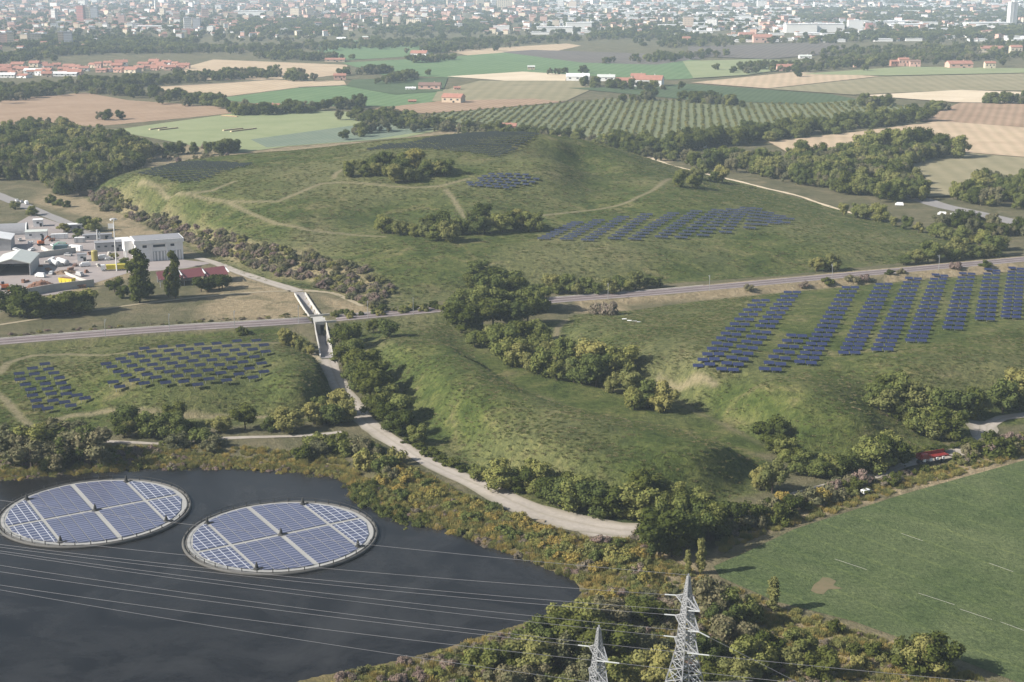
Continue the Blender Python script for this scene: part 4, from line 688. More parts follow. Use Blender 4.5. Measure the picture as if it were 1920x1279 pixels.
# all farther tables as one mass
def merge_tables(lst):
    VP, QP, mi = [], [], []; off = 0
    srcs = {}
    for k, tm in enumerate((TM, TMD)):
        for j, me in enumerate((tm[0], tm[1], tm[2][0], tm[2][1])):
            v = np.empty(len(me.vertices) * 3, np.float32); me.vertices.foreach_get('co', v); srcs[k, j] = (v.reshape(-1, 3), [tuple(pp.vertices) for pp in me.polygons])
    b = MB()
    for p, rz, dark, sc in lst:
        for j in range(4):
            v, f = srcs[0, j]; m_ = dark if j == 0 else 4; c, s = cos(rz), sin(rz); x = p[0] + sc * (v[:, 0] * c - v[:, 1] * s); y = p[1] + sc * (v[:, 0] * s + v[:, 1] * c)
            b.add(np.column_stack([x, y, p[2] + v[:, 2] * sc]), f, m_)
    return b
far = [(p, rz, 0 if tm is TM else 1, 1) for p, rz, lab, grp, tm in tables[300:]]
for (u0, v0), (u1, v1), n in [((1082,420),(1020,450),9),((1122,416),(1062,451),9),((1168,410),(1102,453),10),((1212,405),(1152,450),10),((1262,403),(1190,451),11),((1305,399),(1240,447),11),((1345,397),(1277,448),11),((1372,396),(1318,444),10),((1398,393),(1360,438),10),((1418,394),(1405,430),7),((1440,402),(1428,424),5),((1462,408),(1450,421),4),((1478,413),(1470,420),2)]:
    a, b_ = at(u0, v0), at(u1, v1)
    for i in range(n):
        c = a + (b_ - a) * i / max(1, n - 1)
        for s in (-1, 1): x, y = c[0] + 1.85 * s, c[1]; far.append(((x, y, float(hz(x, y))), rz0, 2, .88))
def grid_tables(px, dx, dy, dark, ang, sc=1.0):
    q = np.array([at(u, v)[:2] for u, v in px]); c0 = q.mean(0); ca, sa = cos(ang), sin(ang)
    for i in range(-60, 61):
        for j in range(-60, 61):
            x = c0[0] + i * dx * ca - j * dy * sa + (j % 2) * dx * .35; y = c0[1] + i * dx * sa + j * dy * ca
            if inside(np.array([x]), np.array([y]), q)[0]: far.append(((x, y, float(hz(x, y))), ang, dark, sc))
grid_tables([(868,349),(925,326),(985,328),(1018,342),(950,356)], 5.3, 4.6, 2, radians(-8)); grid_tables([(254,337),(352,305),(420,306),(478,309),(372,343)], 4.3, 5.4, 3, radians(6))
grid_tables([(680,284),(725,272),(790,273),(978,283),(935,297)], 4.3, 5.8, 3, radians(-3)); grid_tables([(768,270),(800,262),(880,252),(930,250),(1010,255),(1000,262),(960,280),(860,275)], 4.3, 5.8, 3, radians(-3))
fb = merge_tables(far); tag(fb.build('solar_tables', [M_panel, M_pdark, M_pgrey, M_pfar, M_steel]), 'distant solar tables in rows over the big hill and far rows of the right mound', 'solar panels', None, 'stuff'); print('TABLES', len(tables), len(far))
# ------------------------------------------------------------------ floating solar islands
M_strip = panel_mat('solar_modules', (.08, .09, .145), (30., 1.55), (.24, .25, .32), .17); M_cells = panel_mat('solar_squares', (.08, .09, .145), (2.3, 2.0), (.45, .46, .50), .13); M_deck = simple('pale_float_deck', (.31, .305, .285), .7, .12, .7); M_ring = simple('grey_pontoon', (.085, .082, .075), .7, .25, .9); M_post = simple('dark_post', (.035, .035, .033), .7, .2, 2)
def island(u0, u1, v0, v1, lab):
    uc, vc = (u0 + u1) / 2, (v0 + v1) / 2; p = P0(uc, vc + 1.5, WATER + .4); R = (u1 - u0) / 2 * mpp(p) * .97; rz = atan2(899, 1480)
    t = thing('floating_solar_island', lab, 'solar island', (p[0], p[1], WATER), rz, 'round floating solar islands on the pond'); Rd = R - 1.4; top = .62
    MB().lathe((0, 0, 0), [(Rd, -.25), (Rd, top)], 96).build('deck', M_deck, t)
    def torus(r, z, tr):
        b = MB(); n, k = 96, 8; vs = [((r + tr * cos(2 * pi * j / k)) * cos(2 * pi * i / n), (r + tr * cos(2 * pi * j / k)) * sin(2 * pi * i / n), z + tr * sin(2 * pi * j / k)) for i in range(n) for j in range(k)]
        b.add(vs, [(i * k + j, ((i + 1) % n) * k + j, ((i + 1) % n) * k + (j + 1) % k, i * k + (j + 1) % k) for i in range(n) for j in range(k)]); return b
    torus(R - .5, .32, .44).build('outer_pontoon', M_ring, t, True); torus(R - 1.35, .36, .32).build('inner_pontoon', M_ring, t, True)
    hr = MB(); n = 96; hb = torus(R - .75, 1.7, .05); hb.build('hand_rope', M_post, t)
    for i in range(40):
        a = 2 * pi * i / 40; MB().bar(((R - .75) * cos(a), (R - .75) * sin(a), .5), ((R - .75) * cos(a), (R - .75) * sin(a), 1.85), .13, 0, 6).build('rail_post', M_post, t)
    S = Rd * .95
    def slab(x0, x1, ylo, yhi, m_, nm):                 # panel cut by the round edge: top slightly pitched like a module row
        xs = np.linspace(x0, x1, 4); poly = []
        lim = [max(0, sqrt(max(0, S * S - x * x))) for x in xs]
        if ylo >= 0: up = [min(yhi, l) for l in lim]; lo = [ylo] * 4
        else: up = [yhi] * 4; lo = [max(ylo, -l) for l in lim]
        if max(u - l for u, l in zip(up, lo)) < 1.2: return
        poly = [(x, l) for x, l in zip(xs, lo)] + [(x, max(u, l + .05)) for x, l, u in reversed(list(zip(xs, lo, up)))]
        if ylo < 0: poly = [(x, min(l, -abs(yhi) - .05)) for x, l in zip(xs, lo)] + [(x, yhi) for x in reversed(xs)]
        MB().prism(poly, top + .04, top + .16).build(nm, m_, t)
    w1 = .57 * Rd; g = .6
    for sx_ in (-1, 1):
        for k in range(4):
            e = (w1 - 1.0) / 4; x0 = .45 + k * e + g / 2; x1 = .75 + (k + 1) * e - g / 2
            for sy_ in (-1, 1):
                yy = (.75, S) if sy_ > 0 else (-S, -.75); slab(min(sx_ * x0, sx_ * x1), max(sx_ * x0, sx_ * x1), *yy, M_strip, 'panel_strip')
        for sy_ in (-1, 1):
            x0, x1 = w1 + .5, S * .985; yy = (.75, S * .95) if sy_ > 0 else (-S * .95, -.75); slab(min(sx_ * x0, sx_ * x1), max(sx_ * x0, sx_ * x1), *yy, M_cells, 'panel_block')
    for x, y in ((0, 0), (-w1, sqrt(Rd * Rd - w1 * w1) - 2.2), (w1, sqrt(Rd * Rd - w1 * w1) - 2.2), (-w1, 2.2 - sqrt(Rd * Rd - w1 * w1)), (w1, 2.2 - sqrt(Rd * Rd - w1 * w1))):
        b = MB(); b.lathe((x, y, top), [(.95, 0), (.8, .3), (.5, .45), (.4, 1.1), (.1, 2.1)], 12); b.build('mooring_cone', M_post, t)
        b = MB(); b.box((x + 1.1, y - .3, top + .12), (1.4, 1.0, .22), .4); b.build('cone_shadow_box', M_post, t)  # low dark box beside the cone stands in for its cast shadow
island(4, 353, 896, 1018, 'left floating round solar island with pale deck, cut by the picture edge side'.replace(', cut by the picture edge side', ' near the pond corner')); island(343, 711, 935, 1071, 'right floating round solar island with pale deck in mid pond')
# ------------------------------------------------------------------ lattice pylons and their wires
M_galv = simple('pylon_steel', (.36, .37, .38), .55, .15, 1.5, .3); M_ins = simple('insulator_glass', (.40, .42, .42), .3, .1, 4); M_wire = simple('wire_aluminium', (.15, .15, .16), .6, .05, 1, 0)
def pylon(base, H, wb, lab, arm, levels, armL, seg, rl=.17, waist=.62):
    t = thing('lattice_pylon', lab, 'pylon', (base[0], base[1], base[2]), 0.0, 'steel lattice pylons at the pond'); aa = atan2(arm[1], arm[0]); R_ = lambda x, y: (x * cos(aa) - y * sin(aa), x * sin(aa) + y * cos(aa))
    zs = H * waist; hw = lambda z: (wb / 2 + (1.35 - wb / 2) * z / zs) if z < zs else (1.35 + (.18 - 1.35) * max(0, (z - zs) / (H - zs)) ** 1.4)
    cn = [(1, 1), (1, -1), (-1, -1), (-1, 1)]; zz_ = [0.]
    while zz_[-1] < H - .4: zz_.append(min(H, zz_[-1] + max(.9, hw(zz_[-1]) * seg)))
    pt = lambda k, z: (*R_(cn[k][0] * hw(z), cn[k][1] * hw(z)), z)
    for k in range(4):
        b = MB()
        for z0, z1 in zip(zz_, zz_[1:]): b.bar(pt(k, z0), pt(k, z1), rl)
        b.build('leg', M_galv, t)
    b = MB()
    for z0, z1 in zip(zz_, zz_[1:]):
        for k in range(4):
            k2 = (k + 1) % 4; b.bar(pt(k, z0), pt(k2, z1), rl * .62); b.bar(pt(k2, z0), pt(k, z1), rl * .62); b.bar(pt(k, z1), pt(k2, z1), rl * .55)
    b.build('bracing', M_galv, t); MB().box((0, 0, H + .15), (.3, .3, .5)).build('peak_cap', M_galv, t); att = []
    for z in levels:
        for s in (1, -1):
            b = MB(); tip = np.array((*R_(s * armL, 0), z + .15)); h_ = hw(z)
            for y in (-1, 1):
                lo = np.array((*R_(s * h_, y * h_), z)); up = np.array((*R_(s * h_ * .9, y * h_ * .9), z + 1.9)); b.bar(lo, tip, rl * .75); b.bar(up, tip, rl * .75)
                for f in (.35, .68): b.bar(lo + (tip - lo) * f, up + (tip - up) * f, rl * .5); b.bar(lo + (tip - lo) * f, up + (tip - up) * (f - .3), rl * .5)
            for f in (.3, .6): b.bar(np.array((*R_(s * h_, -h_), z)) * (1 - f) + tip * f, np.array((*R_(s * h_, h_), z)) * (1 - f) + tip * f, rl * .5)
            b.build('crossarm', M_galv, t); att.append(np.array(base) + tip)
    return t, att, np.array(base) + np.array((0, 0, H + .2))
def pyl_base(u, v_top, dist, H):
    d = ray(u, v_top); k = dist / sqrt(d[0] ** 2 + d[1] ** 2); return np.array((d[0] * k, d[1] * k, HC + d[2] * k - H))
bA = pyl_base(1291, 1080, 262, 34.5); arm = (-.45, .89)
tA, attA, topA = pylon(bA, 34.5, 9.5, 'taller steel lattice pylon with three pairs of crossarms near the field', arm, (28.6, 24.3, 19.6), 4.2, .95, .155, .56)
bB = pyl_base(1123, 1176, 250, 29.5); tB, attB, topB = pylon(bB, 29.5, 7.5, 'slimmer steel lattice pylon with pointed top left of the taller one', arm, (23.8, 19.2, 14.6), 3.6, 1.0, .12, .5)
def wire(A, v_edge, lab, grp, u_edge=0, d=(-.95, .312), ext=1.7, sag=1.6e-4, r=.038, ins=2.2):
    dr_ = np.array(ray(u_edge, v_edge)); d = np.array(d) / np.hypot(*d); k = (A[0] * d[1] - A[1] * d[0]) / (dr_[0] * d[1] - dr_[1] * d[0]); B = np.array((0, 0, HC)) + dr_ * k
    s = (B[:2] - A[:2]) @ d; pts = []
    for i in range(41):
        x = s * ext * i / 40; pts.append((A[0] + d[0] * x, A[1] + d[1] * x, A[2] + (B[2] - A[2]) * x / s - sag * x * (s - x)))
    t = tag(MB().tube(pts, r, 5).build('power_line', M_wire), lab, 'power line', grp)
    if ins: MB().bar(pts[0], np.array(pts[0]) + (np.array(pts[1]) - pts[0]) / np.linalg.norm(np.array(pts[1]) - pts[0]) * ins, .13, 0, 6).build('insulator', M_ins, t)
gl = 'power lines over the pond'
wire(topA, 938, 'highest thin power line, from the tall pylon tip across both solar islands', gl, ins=0)
for A, v, nm in zip(attA, (1003, 1021, 1026, 1033, 1037, 1060), ('top far arm', 'top near arm', 'middle far arm', 'middle near arm', 'bottom far arm', 'bottom near arm')): wire(A, v, f'power line crossing the pond from the {nm} of the tall pylon', gl)
for A, v, nm in zip((attB[0], attB[1], attB[3]), (1072, 1097, 1106), ('top far arm', 'top near arm', 'middle near arm')): wire(A, v, f'power line crossing the pond from the {nm} of the slim pylon', gl)
for A, (u, v), nm in zip((attA[5], attA[3]), ((1780, 1273), (1497, 1280)), ('bottom', 'middle')): wire(A, v, f'power line leaving the {nm} near arm of the tall pylon towards the right', 'power lines to the right', u_edge=u, d=(.93, -.36), ext=1.3)
for A, (u, v), nm in zip((attB[1], attB[3]), ((1480, 1279), (1318, 1279)), ('top', 'middle')): wire(A, v, f'short stretch of power line leaving the slim pylon {nm} arm rightwards', 'power lines to the right', u_edge=u, d=(.93, -.36), ext=1.5)
# catenary masts of the railway
for i, (u, v) in enumerate([(198,632),(318,622),(440,616),(560,606),(690,597),(775,590),(1140,562),(1330,546),(1560,524),(1760,506)]):
    p = at(u, v); t = thing('catenary_mast', f'thin grey railway mast, {ordw(i + 1)} from the left along the track', 'railway mast', (p[0], p[1], p[2] - .3), .07, 'railway masts along the track')
    MB().bar((0, 0, 0), (0, 0, 8.2), .13, 0, 6, .09).build('mast', M_steel, t); MB().bar((0, 0, 7.2), (.1, 3.2, 7.4), .06).bar((0, 0, 6.2), (.1, 3.2, 7.35), .05).build('cantilever', M_steel, t)
# underpass bridge and retaining walls
M_conc = simple('concrete', (.40, .385, .35), .85, .15, .5); M_cwhite = simple('pale_concrete', (.46, .44, .40), .85, .18, .5); M_hole = simple('underpass_shade', (.10, .095, .09), .9)
rp = spline(RAMP, 3); tg = np.gradient(rp, axis=0); tg /= np.linalg.norm(tg, axis=1)[:, None]; nn = np.stack([-tg[:, 1], tg[:, 0]], 1); br = [P0(*q, 2.2) for q in ((594,600),(597,603))]
ic = int(np.argmin(np.hypot(rp[:, 0] - P0(596,602)[0], rp[:, 1] - P0(596,602)[1]))); i0, i1 = ic - 3, ic + 3
bt = thing('railway_underpass', 'concrete railway underpass with sloping road walls and dark opening', 'underpass', (rp[ic][0], rp[ic][1], 0), 0)
rdir = atan2(RAIL[1][1] - RAIL[0][1], RAIL[1][0] - RAIL[0][0]); kk = np.argmin(np.hypot(RAIL[:, 0] - rp[ic][0], RAIL[:, 1] - rp[ic][1])); rdir = atan2(*(RAIL[kk + 1] - RAIL[kk - 1])[::-1]); cx_, cy_ = RAIL[kk] - rp[ic]
ox, oy = -sin(rdir), cos(rdir)
MB().box((cx_, cy_, 1.72), (8.5, 12.6, .9), rdir).build('bridge_deck', M_conc, bt)
for s in (-1, 1): MB().box((cx_ + ox * 6.6 * s, cy_ + oy * 6.6 * s, 2.4), (9, .5, 1.3), rdir).build('parapet', M_conc, bt)
for side in (-1, 1):
    for (a, b_) in ((2, i0), (i1, len(rp) - 2)):
        mb = MB(); idx = list(range(a, b_ + 1))
        inn = [rp[i] + nn[i] * side * 2.3 - rp[ic] for i in idx]; out = [rp[i] + nn[i] * side * 2.75 - rp[ic] for i in idx]
        zb_ = -4.0; zt = [max(.9, float(hz(*(rp[i] + nn[i] * side * 4.2))) + .35) for i in idx]
        vs = []
        for p_, q_, z_ in zip(inn, out, zt): vs += [(*p_, zb_), (*p_, z_), (*q_, z_), (*q_, zb_)]
        fs = []
        for j in range(len(idx) - 1):
            o = j * 4; fs += [(o + k, o + (k + 1) % 4, o + 4 + (k + 1) % 4, o + 4 + k) for k in range(4)]
        fs += [(0, 1, 2, 3), tuple(len(vs) - 4 + k for k in (3, 2, 1, 0))]; mb.add(vs, fs); mb.build('retaining_wall', M_cwhite, bt)
MB().box((cx_ - 3.5, cy_, -1.3), (2.2, 12.4, 5.3), rdir).build('abutment', M_conc, bt); MB().box((cx_ + 3.5, cy_, -1.3), (2.2, 12.4, 5.3), rdir).build('abutment', M_conc, bt)
# ------------------------------------------------------------------ the works at the left
def paint(name, c, **k): return simple(name, c, k.pop('rough', .6), k.pop('var', .12), k.pop('scale', .8), world=False, **k)
W_white = paint('white_render', (.74, .73, .71)); W_cream = paint('cream_render', (.58, .50, .38)); W_pink = paint('pink_render', (.56, .36, .29)); W_yellow = paint('yellow_render', (.60, .46, .22)); W_grey = paint('grey_render', (.38, .38, .38)); W_beige = paint('beige_stone', (.47, .37, .27)); W_brick = paint('brick_wall', (.36, .18, .13))
R_terra = paint('terracotta_roof', (.34, .165, .12), scale=1.5, var=.25); R_red = paint('red_sheet_roof', (.115, .034, .034), rough=.5); R_grey = paint('grey_roof', (.25, .25, .26)); R_pale = paint('pale_roof', (.50, .52, .48)); R_brown = paint('brown_roof', (.20, .125, .10)); R_white = paint('white_roof', (.70, .70, .69))
GLS = paint('window_glass', (.05, .06, .075), rough=.15); DRK = paint('dark_opening', (.03, .032, .035)); M_yel = paint('yellow_paint', (.62, .52, .05), rough=.4); M_wht = paint('white_paint', (.75, .75, .74), rough=.35); M_org = paint('orange_paint', (.55, .16, .05), rough=.45); M_red = paint('red_paint', (.22, .026, .022), rough=.4); M_grn = paint('green_paint', (.22, .42, .33), rough=.5); M_blu = paint('slate_blue_paint', (.09, .15, .17), rough=.5); M_tyre = paint('tyre_rubber', (.025, .025, .025), rough=.9); M_khaki = paint('khaki_tank', (.30, .26, .09), rough=.5); M_rust = paint('rusty_scrap', (.20, .11, .075), rough=.9, var=.4, scale=1.2)
def place(name, lab, cat, u, v, rz=0, group=None): p = at(u, v); return thing(name, lab, cat, (p[0], p[1], p[2]), rz, group), mpp(p)
def walls(t, w, d, h, m, name='wall', z=-.3, x=0, y=0): MB().box((x, y, (h + z) / 2), (w, d, h - z)).build(name, m, t)
def win(t, x, z, w, h, d, m=GLS, name='window', side='front'):
    if side == 'front': MB().box((x, -d / 2 - .04, z), (w, .16, h)).build(name, m, t)
    elif side == 'left': MB().box((-d / 2 - .04, x, z), (.16, w, h)).build(name, m, t)
    else: MB().box((d / 2 + .04, x, z), (.16, w, h)).build(name, m, t)
def gable_end(t, w, d, h, rh, m):
    for s in (-1, 1):
        b = MB(); b.add([(s * w / 2 - .1, -d / 2, h), (s * w / 2 - .1, d / 2, h), (s * w / 2 - .1, 0, h + rh), (s * w / 2 + .1, -d / 2, h), (s * w / 2 + .1, d / 2, h), (s * w / 2 + .1, 0, h + rh)], [(0, 1, 2), (5, 4, 3), (0, 3, 4, 1), (1, 4, 5, 2), (2, 5, 3, 0)]); b.build('gable', m, t)
# white main building: deep parapet, pilasters, high windows, ribbed doors
t, k = place('works_building', 'large white flat roofed works building with tall ribbed doors', 'building', 296, 484, radians(22)); w, d, h = 25, 15, 11.5
walls(t, w, d, h, W_white); MB().box((0, 0, h - 1.0), (w + 1.2, d + 1.2, 2.1)).build('parapet', W_white, t); MB().box((0, 0, h + .1), (w - .2, d - .2, .2)).build('roof', R_grey, t)
for x in (-w / 2 + .5, -3.9, 3.9, w / 2 - .5): MB().box((x, -d / 2 - .25, 4.8), (.8, .7, 9.6)).build('pilaster', W_white, t)
for x, ww in ((-7.6, 2.2), (0, 6.2), (7, 2.0)): win(t, x, 8.1, ww, 1.3, d)
for x in (0, 8): rd = MB().box((x, -d / 2 - .05, 2.6), (7, .2, 5.2)).build('ribbed_door', W_grey, t); [MB().box((x + q, -d / 2 - .2, 2.6), (.75, .2, 5)).build('door_leaf', W_white, rd) for q in (-2.6, -.9, .9, 2.6)]
win(t, -9.6, 1.8, 3.2, 3.6, d, DRK, 'doorway'); win(t, 3, 7.5, 3, 1.2, w, GLS, 'window', 'left'); MB().box((-w / 2 - 2.6, 1, 8.2), (5, 9, 5.5)).build('side_block', W_white, t)
for y in (-3, 1, 5): MB().box((-w / 2 - 4.2, y, 2.6), (.8, .8, 5.8)).build('column', W_white, t)
# red roofed shed: three sloping bays on posts
t, k = place('open_shed', 'long open shed with three dark red sloping roof bays', 'shed', 362, 530, radians(20))
for i, x in enumerate((-11.5, 0, 11.5)):
    z = 4.2; b = MB(); b.add([(x - 5.6, -6.2, z - .5), (x + 5.2, -6.2, z + .2), (x + 5.2, 7, z + 1.9), (x - 5.6, 7, z + 1.2), (x - 5.6, -6.2, z - .7), (x + 5.2, -6.2, z), (x + 5.2, 7, z + 1.7), (x - 5.6, 7, z + 1.0)], [(0, 1, 2, 3), (7, 6, 5, 4), (0, 4, 5, 1), (1, 5, 6, 2), (2, 6, 7, 3), (3, 7, 4, 0)]); b.build('roof_bay', R_red, t)
    MB().box((x + 5.5, .4, z + 1.2), (.5, 13.2, .4)).build('gutter', R_white, t)
    for y in (-5.6, 6.2):
        for q in (-5, 4.6): MB().bar((x + q, y, -.3), (x + q, y, z + (y + 6) * .1), .16, 0, 6).build('post', W_grey, t)
    MB().box((x, 6.4, 2), (10, .3, 4.4)).build('back_wall', W_white, t); MB().box((x + 2, -5, 1), (6, .3, 2)).build('low_wall', W_white, t)
# gabled hangars
def hangar(u, v, w, d, h, rh, rz, lab, rm, wm, open_=True):
    t, k = place('hangar', lab, 'hangar', u, v, rz, 'hangars of the works'); b = MB()
    for s in (-1, 1): b.box((s * (w / 2 - .2), 0, h / 2 - .15), (.4, d, h + .3))
    b.build('side_wall', wm, t); MB().box((0, d / 2 - .2, h / 2 - .15), (w - .8, .4, h + .3)).build('back_wall', wm, t)
    r = MB(); a, e = w / 2 + .5, d / 2 + .6; vs = [(-a, -e, h - .1), (0, -e, h + rh), (a, -e, h - .1), (-a, e, h - .1), (0, e, h + rh), (a, e, h - .1)]; vs += [(x, y, z - .35) for x, y, z in vs]
    r.add(vs, [(0, 1, 4, 3), (1, 2, 5, 4), (9, 10, 7, 6), (10, 11, 8, 7), (0, 6, 7, 1), (1, 7, 8, 2), (4, 10, 9, 3), (5, 11, 10, 4), (3, 9, 6, 0), (2, 8, 11, 5)]).build('roof', rm, t)
    g = MB(); g.add([(-w / 2, -d / 2 + .3, h - .4), (w / 2, -d / 2 + .3, h - .4), (0, -d / 2 + .3, h + rh - .4), (-w / 2, -d / 2 + .6, h - .4), (w / 2, -d / 2 + .6, h - .4), (0, -d / 2 + .6, h + rh - .4)], [(0, 1, 2), (5, 4, 3), (0, 3, 4, 1), (1, 4, 5, 2), (2, 5, 3, 0)]); g.build('gable', wm if not open_ else W_grey, t)
    if not open_: MB().box((0, -d / 2 + .3, h / 2 - .15), (w - .8, .4, h)).build('front_wall', wm, t)
    return t
hangar(33, 508, 17.5, 26, 6.6, 2.4, radians(8), 'big open fronted hangar with pale green gable roof', R_pale, W_grey); hangar(-14, 466, 22, 18, 6.5, 2.2, radians(12), 'grey walled hangar with white roof edge behind the open one', R_white, W_grey, False)
t, k = place('arched_hangar', 'grey barrel roofed hangar with dark end opening', 'hangar', 8, 438, radians(14), 'hangars of the works'); b = MB(); n = 14; prof = [(7.5 * cos(pi * i / n), 7.5 * sin(pi * i / n) * .8) for i in range(n + 1)]; vs = [(x, y, z - .2) for x in (-13, 13) for y, z in prof]; b.add(vs, [(i, i + 1, n + 2 + i, n + 1 + i) for i in range(n)]); b.add([(-13, y, z - .2) for y, z in prof], [tuple(range(n + 1))]); b.build('barrel_roof', R_grey, t); MB().add([(12.6, y * .93, z * .93) for y, z in prof], [tuple(range(n + 1))]).build('dark_opening', DRK, t)
MB().tube([(13, y, z - .1) for y, z in prof], .35, 5).build('arch_rim', R_white, t)
# smaller sheds, each with roof and openings
def shed(u, v, w, d, h, rz, lab, wm, rm, wins=2, name='shed', door=True, over=.5):
    t, k = place(name, lab, 'shed' if name == 'shed' else 'building', u, v, rz); walls(t, w, d, h, wm); MB().box((0, 0, h + .14), (w + over, d + over, .3)).build('roof', rm, t)
    for i in range(wins): win(t, -w / 2 + w * (i + .5) / wins, h * .62, min(1.4, w / wins * .5), .9, d)
    if door: win(t, w * .3, 1.05, 1.3, 2.1, d, DRK, 'door')
    return t
shed(69, 446, 12, 8, 4, radians(14), 'small white shed with pale flat roof beside the arched hangar', W_white, R_pale); shed(72, 424, 5.5, 5, 4, radians(14), 'white gatehouse above the small shed', W_white, R_white, 1); shed(154, 489, 4.6, 4, 3.6, radians(16), 'white cabin beside the khaki tank', W_white, R_grey, 1)
shed(205, 470, 15, 7, 5, radians(18), 'long grey pipe house joined to the white works building side', W_grey, R_grey, 4); shed(140, 431, 9, 5, 3.4, radians(16), 'pale block shed below the leafy yard tree', W_grey, R_white, 2); shed(183, 448, 16, 5, 2.6, radians(18), 'low flat grey store behind the pipe house', W_grey, R_grey, 3); shed(230, 462, 7, 6, 4.4, radians(20), 'white annex with round vents next to the works building', W_white, R_white, 2)
def trailer(u, v, L, rz, lab, m_, name='container', cat='container', h=2.7):
    t, k = place(name, lab, cat, u, v, rz); MB().box((0, 0, h / 2 + .25), (L, 2.5, h)).build('body', m_, t); MB().box((0, 0, h + .32), (L * .96, 2.3, .14)).build('lid', R_white, t)
    for x in (-L * .3, L * .3): MB().box((x, -1.3, h / 2 + .25), (.18, .12, h * .95)).build('rib', W_grey, t)
    return t
trailer(112, 448, 9.5, radians(16), 'long white container in the yard middle', W_white); trailer(142, 470, 8, radians(-22), 'white sloping box container near the green skip', M_wht); trailer(150, 455, 6, radians(10), 'short grey container behind the green skip', W_grey)
t, k = place('skip_container', 'slate blue skip framed by pale green lifting arms', 'skip', 114, 470, radians(12)); MB().box((0, 0, 1.7), (7, 3.2, 3.0), top=1.12).build('hopper', M_blu, t)
for s in (-1, 1): MB().tube([(-4.6, s * 1.8, .2), (-3.2, s * 1.8, 3.4), (-.8, s * 1.8, 4.6), (3, s * 1.8, 4.2)], .22, 6).build('lifting_arm', M_grn, t)
def digger(u, v, rz, lab):
    t, k = place('excavator', lab, 'excavator', u, v, rz, 'orange excavators in the yard'); MB().box((0, 0, 1.9), (3.4, 2.5, 1.5)).build('body', M_org, t); MB().box((.9, -.5, 3.2), (1.4, 1.2, 1.5)).build('cab', GLS, t)
    for s in (-1, 1): MB().box((0, s * 1.3, .55), (4, .6, 1.0), top=.85).build('track', M_tyre, t)
    MB().bar((1.6, .4, 2.4), (4.2, .4, 5), .3).bar((4.2, .4, 5), (6.2, .4, 2.6), .24).build('boom', M_org, t); MB().box((6.3, .4, 2.0), (1.1, 1.2, .9)).build('bucket', M_tyre, t)
digger(77, 460, radians(30), 'orange excavator left of the green armed skip'); digger(10, 543, radians(200), 'orange excavator at the scrap heap by the picture edge')
for i, (u, v) in enumerate(((102, 498), (118, 496))):
    t, k = place('storage_tank', ('front' if i == 0 else 'rear') + ' white horizontal storage tank beside the hangar', 'tank', u, v, radians(-48), 'pair of white horizontal tanks'); MB().bar((-5, 0, 1.7), (5, 0, 1.7), 1.45, 0, 18).build('vessel', M_wht, t, True); MB().bar((5, 0, 1.7), (5.5, 0, 1.7), 1.45, 0, 18, .7).build('end_cap', W_grey, t)
    for x in (-3.4, 3.4): MB().box((x, 0, .25), (.5, 2.4, .9)).build('saddle', M_conc, t)
t, k = place('storage_tank', 'khaki upright storage tank in the yard', 'tank', 178, 489, 0); MB().lathe((0, 0, -.2), [(1.7, 0), (1.7, 5.4), (1.5, 5.8), (.2, 6.1)], 20).build('shell', M_khaki, t, False); MB().bar((1.8, -.4, 0), (1.8, -.4, 5.6), .08).bar((1.8, .1, 0), (1.8, .1, 5.6), .08).build('ladder', W_grey, t)
t, k = place('flue_stack', 'grey twin flue stack behind the pipe house', 'chimney', 184, 462, 0); MB().bar((0, 0, 0), (0, 0, 9.5), .55, 0, 10).build('flue', W_grey, t); MB().bar((1.2, .4, 0), (1.2, .4, 8.3), .3, 0, 8).build('side_flue', W_white, t); MB().box((.6, 0, 4.5), (2.2, 2.2, .2)).build('platform', W_grey, t)
t, k = place('light_mast', 'tall white floodlight mast with round head in the yard', 'light mast', 219, 508, 0); MB().bar((0, 0, -.2), (0, 0, 27), .34, 0, 10, .2).build('mast', M_wht, t); hf = MB().lathe((0, 0, 26.6), [(.3, 0), (1.5, .3), (1.5, .75), (.3, 1.0)], 16).build('head_frame', W_grey, t)
for i in range(6): a = i * pi / 3; MB().box((1.7 * cos(a), 1.7 * sin(a), 26.8), (.5, .6, .5), a).build('floodlight', M_wht, hf)
t, k = place('sign_board', 'blank white board on posts behind the light mast', 'board', 209, 434, radians(10)); MB().box((0, 0, 3.2), (3.6, .2, 3)).build('board', M_wht, t); [MB().bar((x, .2, -.2), (x, .2, 3), .1).build('post', W_grey, t) for x in (-1.3, 1.3)]
def lorry(u, v, rz, lab, cabm, bodym, L=11, group=None):
    t, k = place('lorry', lab, 'lorry', u, v, rz, group); MB().box((L * .06, 0, 2.0), (L * .8, 2.5, 2.3), top=1.05).build('tipper_body', bodym, t); MB().box((-L * .47, 0, 1.9), (2.2, 2.4, 2.7), top=.92).build('cab', cabm, t); MB().box((-L * .47 - 1.06, 0, 2.4), (.2, 2.0, .9)).build('windscreen', GLS, t); MB().box((0, 0, .75), (L, 1.1, .35)).build('chassis', M_tyre, t)
    for x in (-L * .45, L * .12, L * .25, L * .38):
        for s in (-1, 1): wh = MB().bar((x, s * .95, .5), (x, s * 1.25, .5), .52, 0, 14).build('wheel', M_tyre, t); MB().bar((x, s * 1.1, .5), (x, s * 1.28, .5), .28, 0, 10).build('rim', M_steel, wh)
    return t
lorry(218, 507, radians(16), 'white cabbed lorry with long yellow tipper body', M_wht, M_yel, 14)
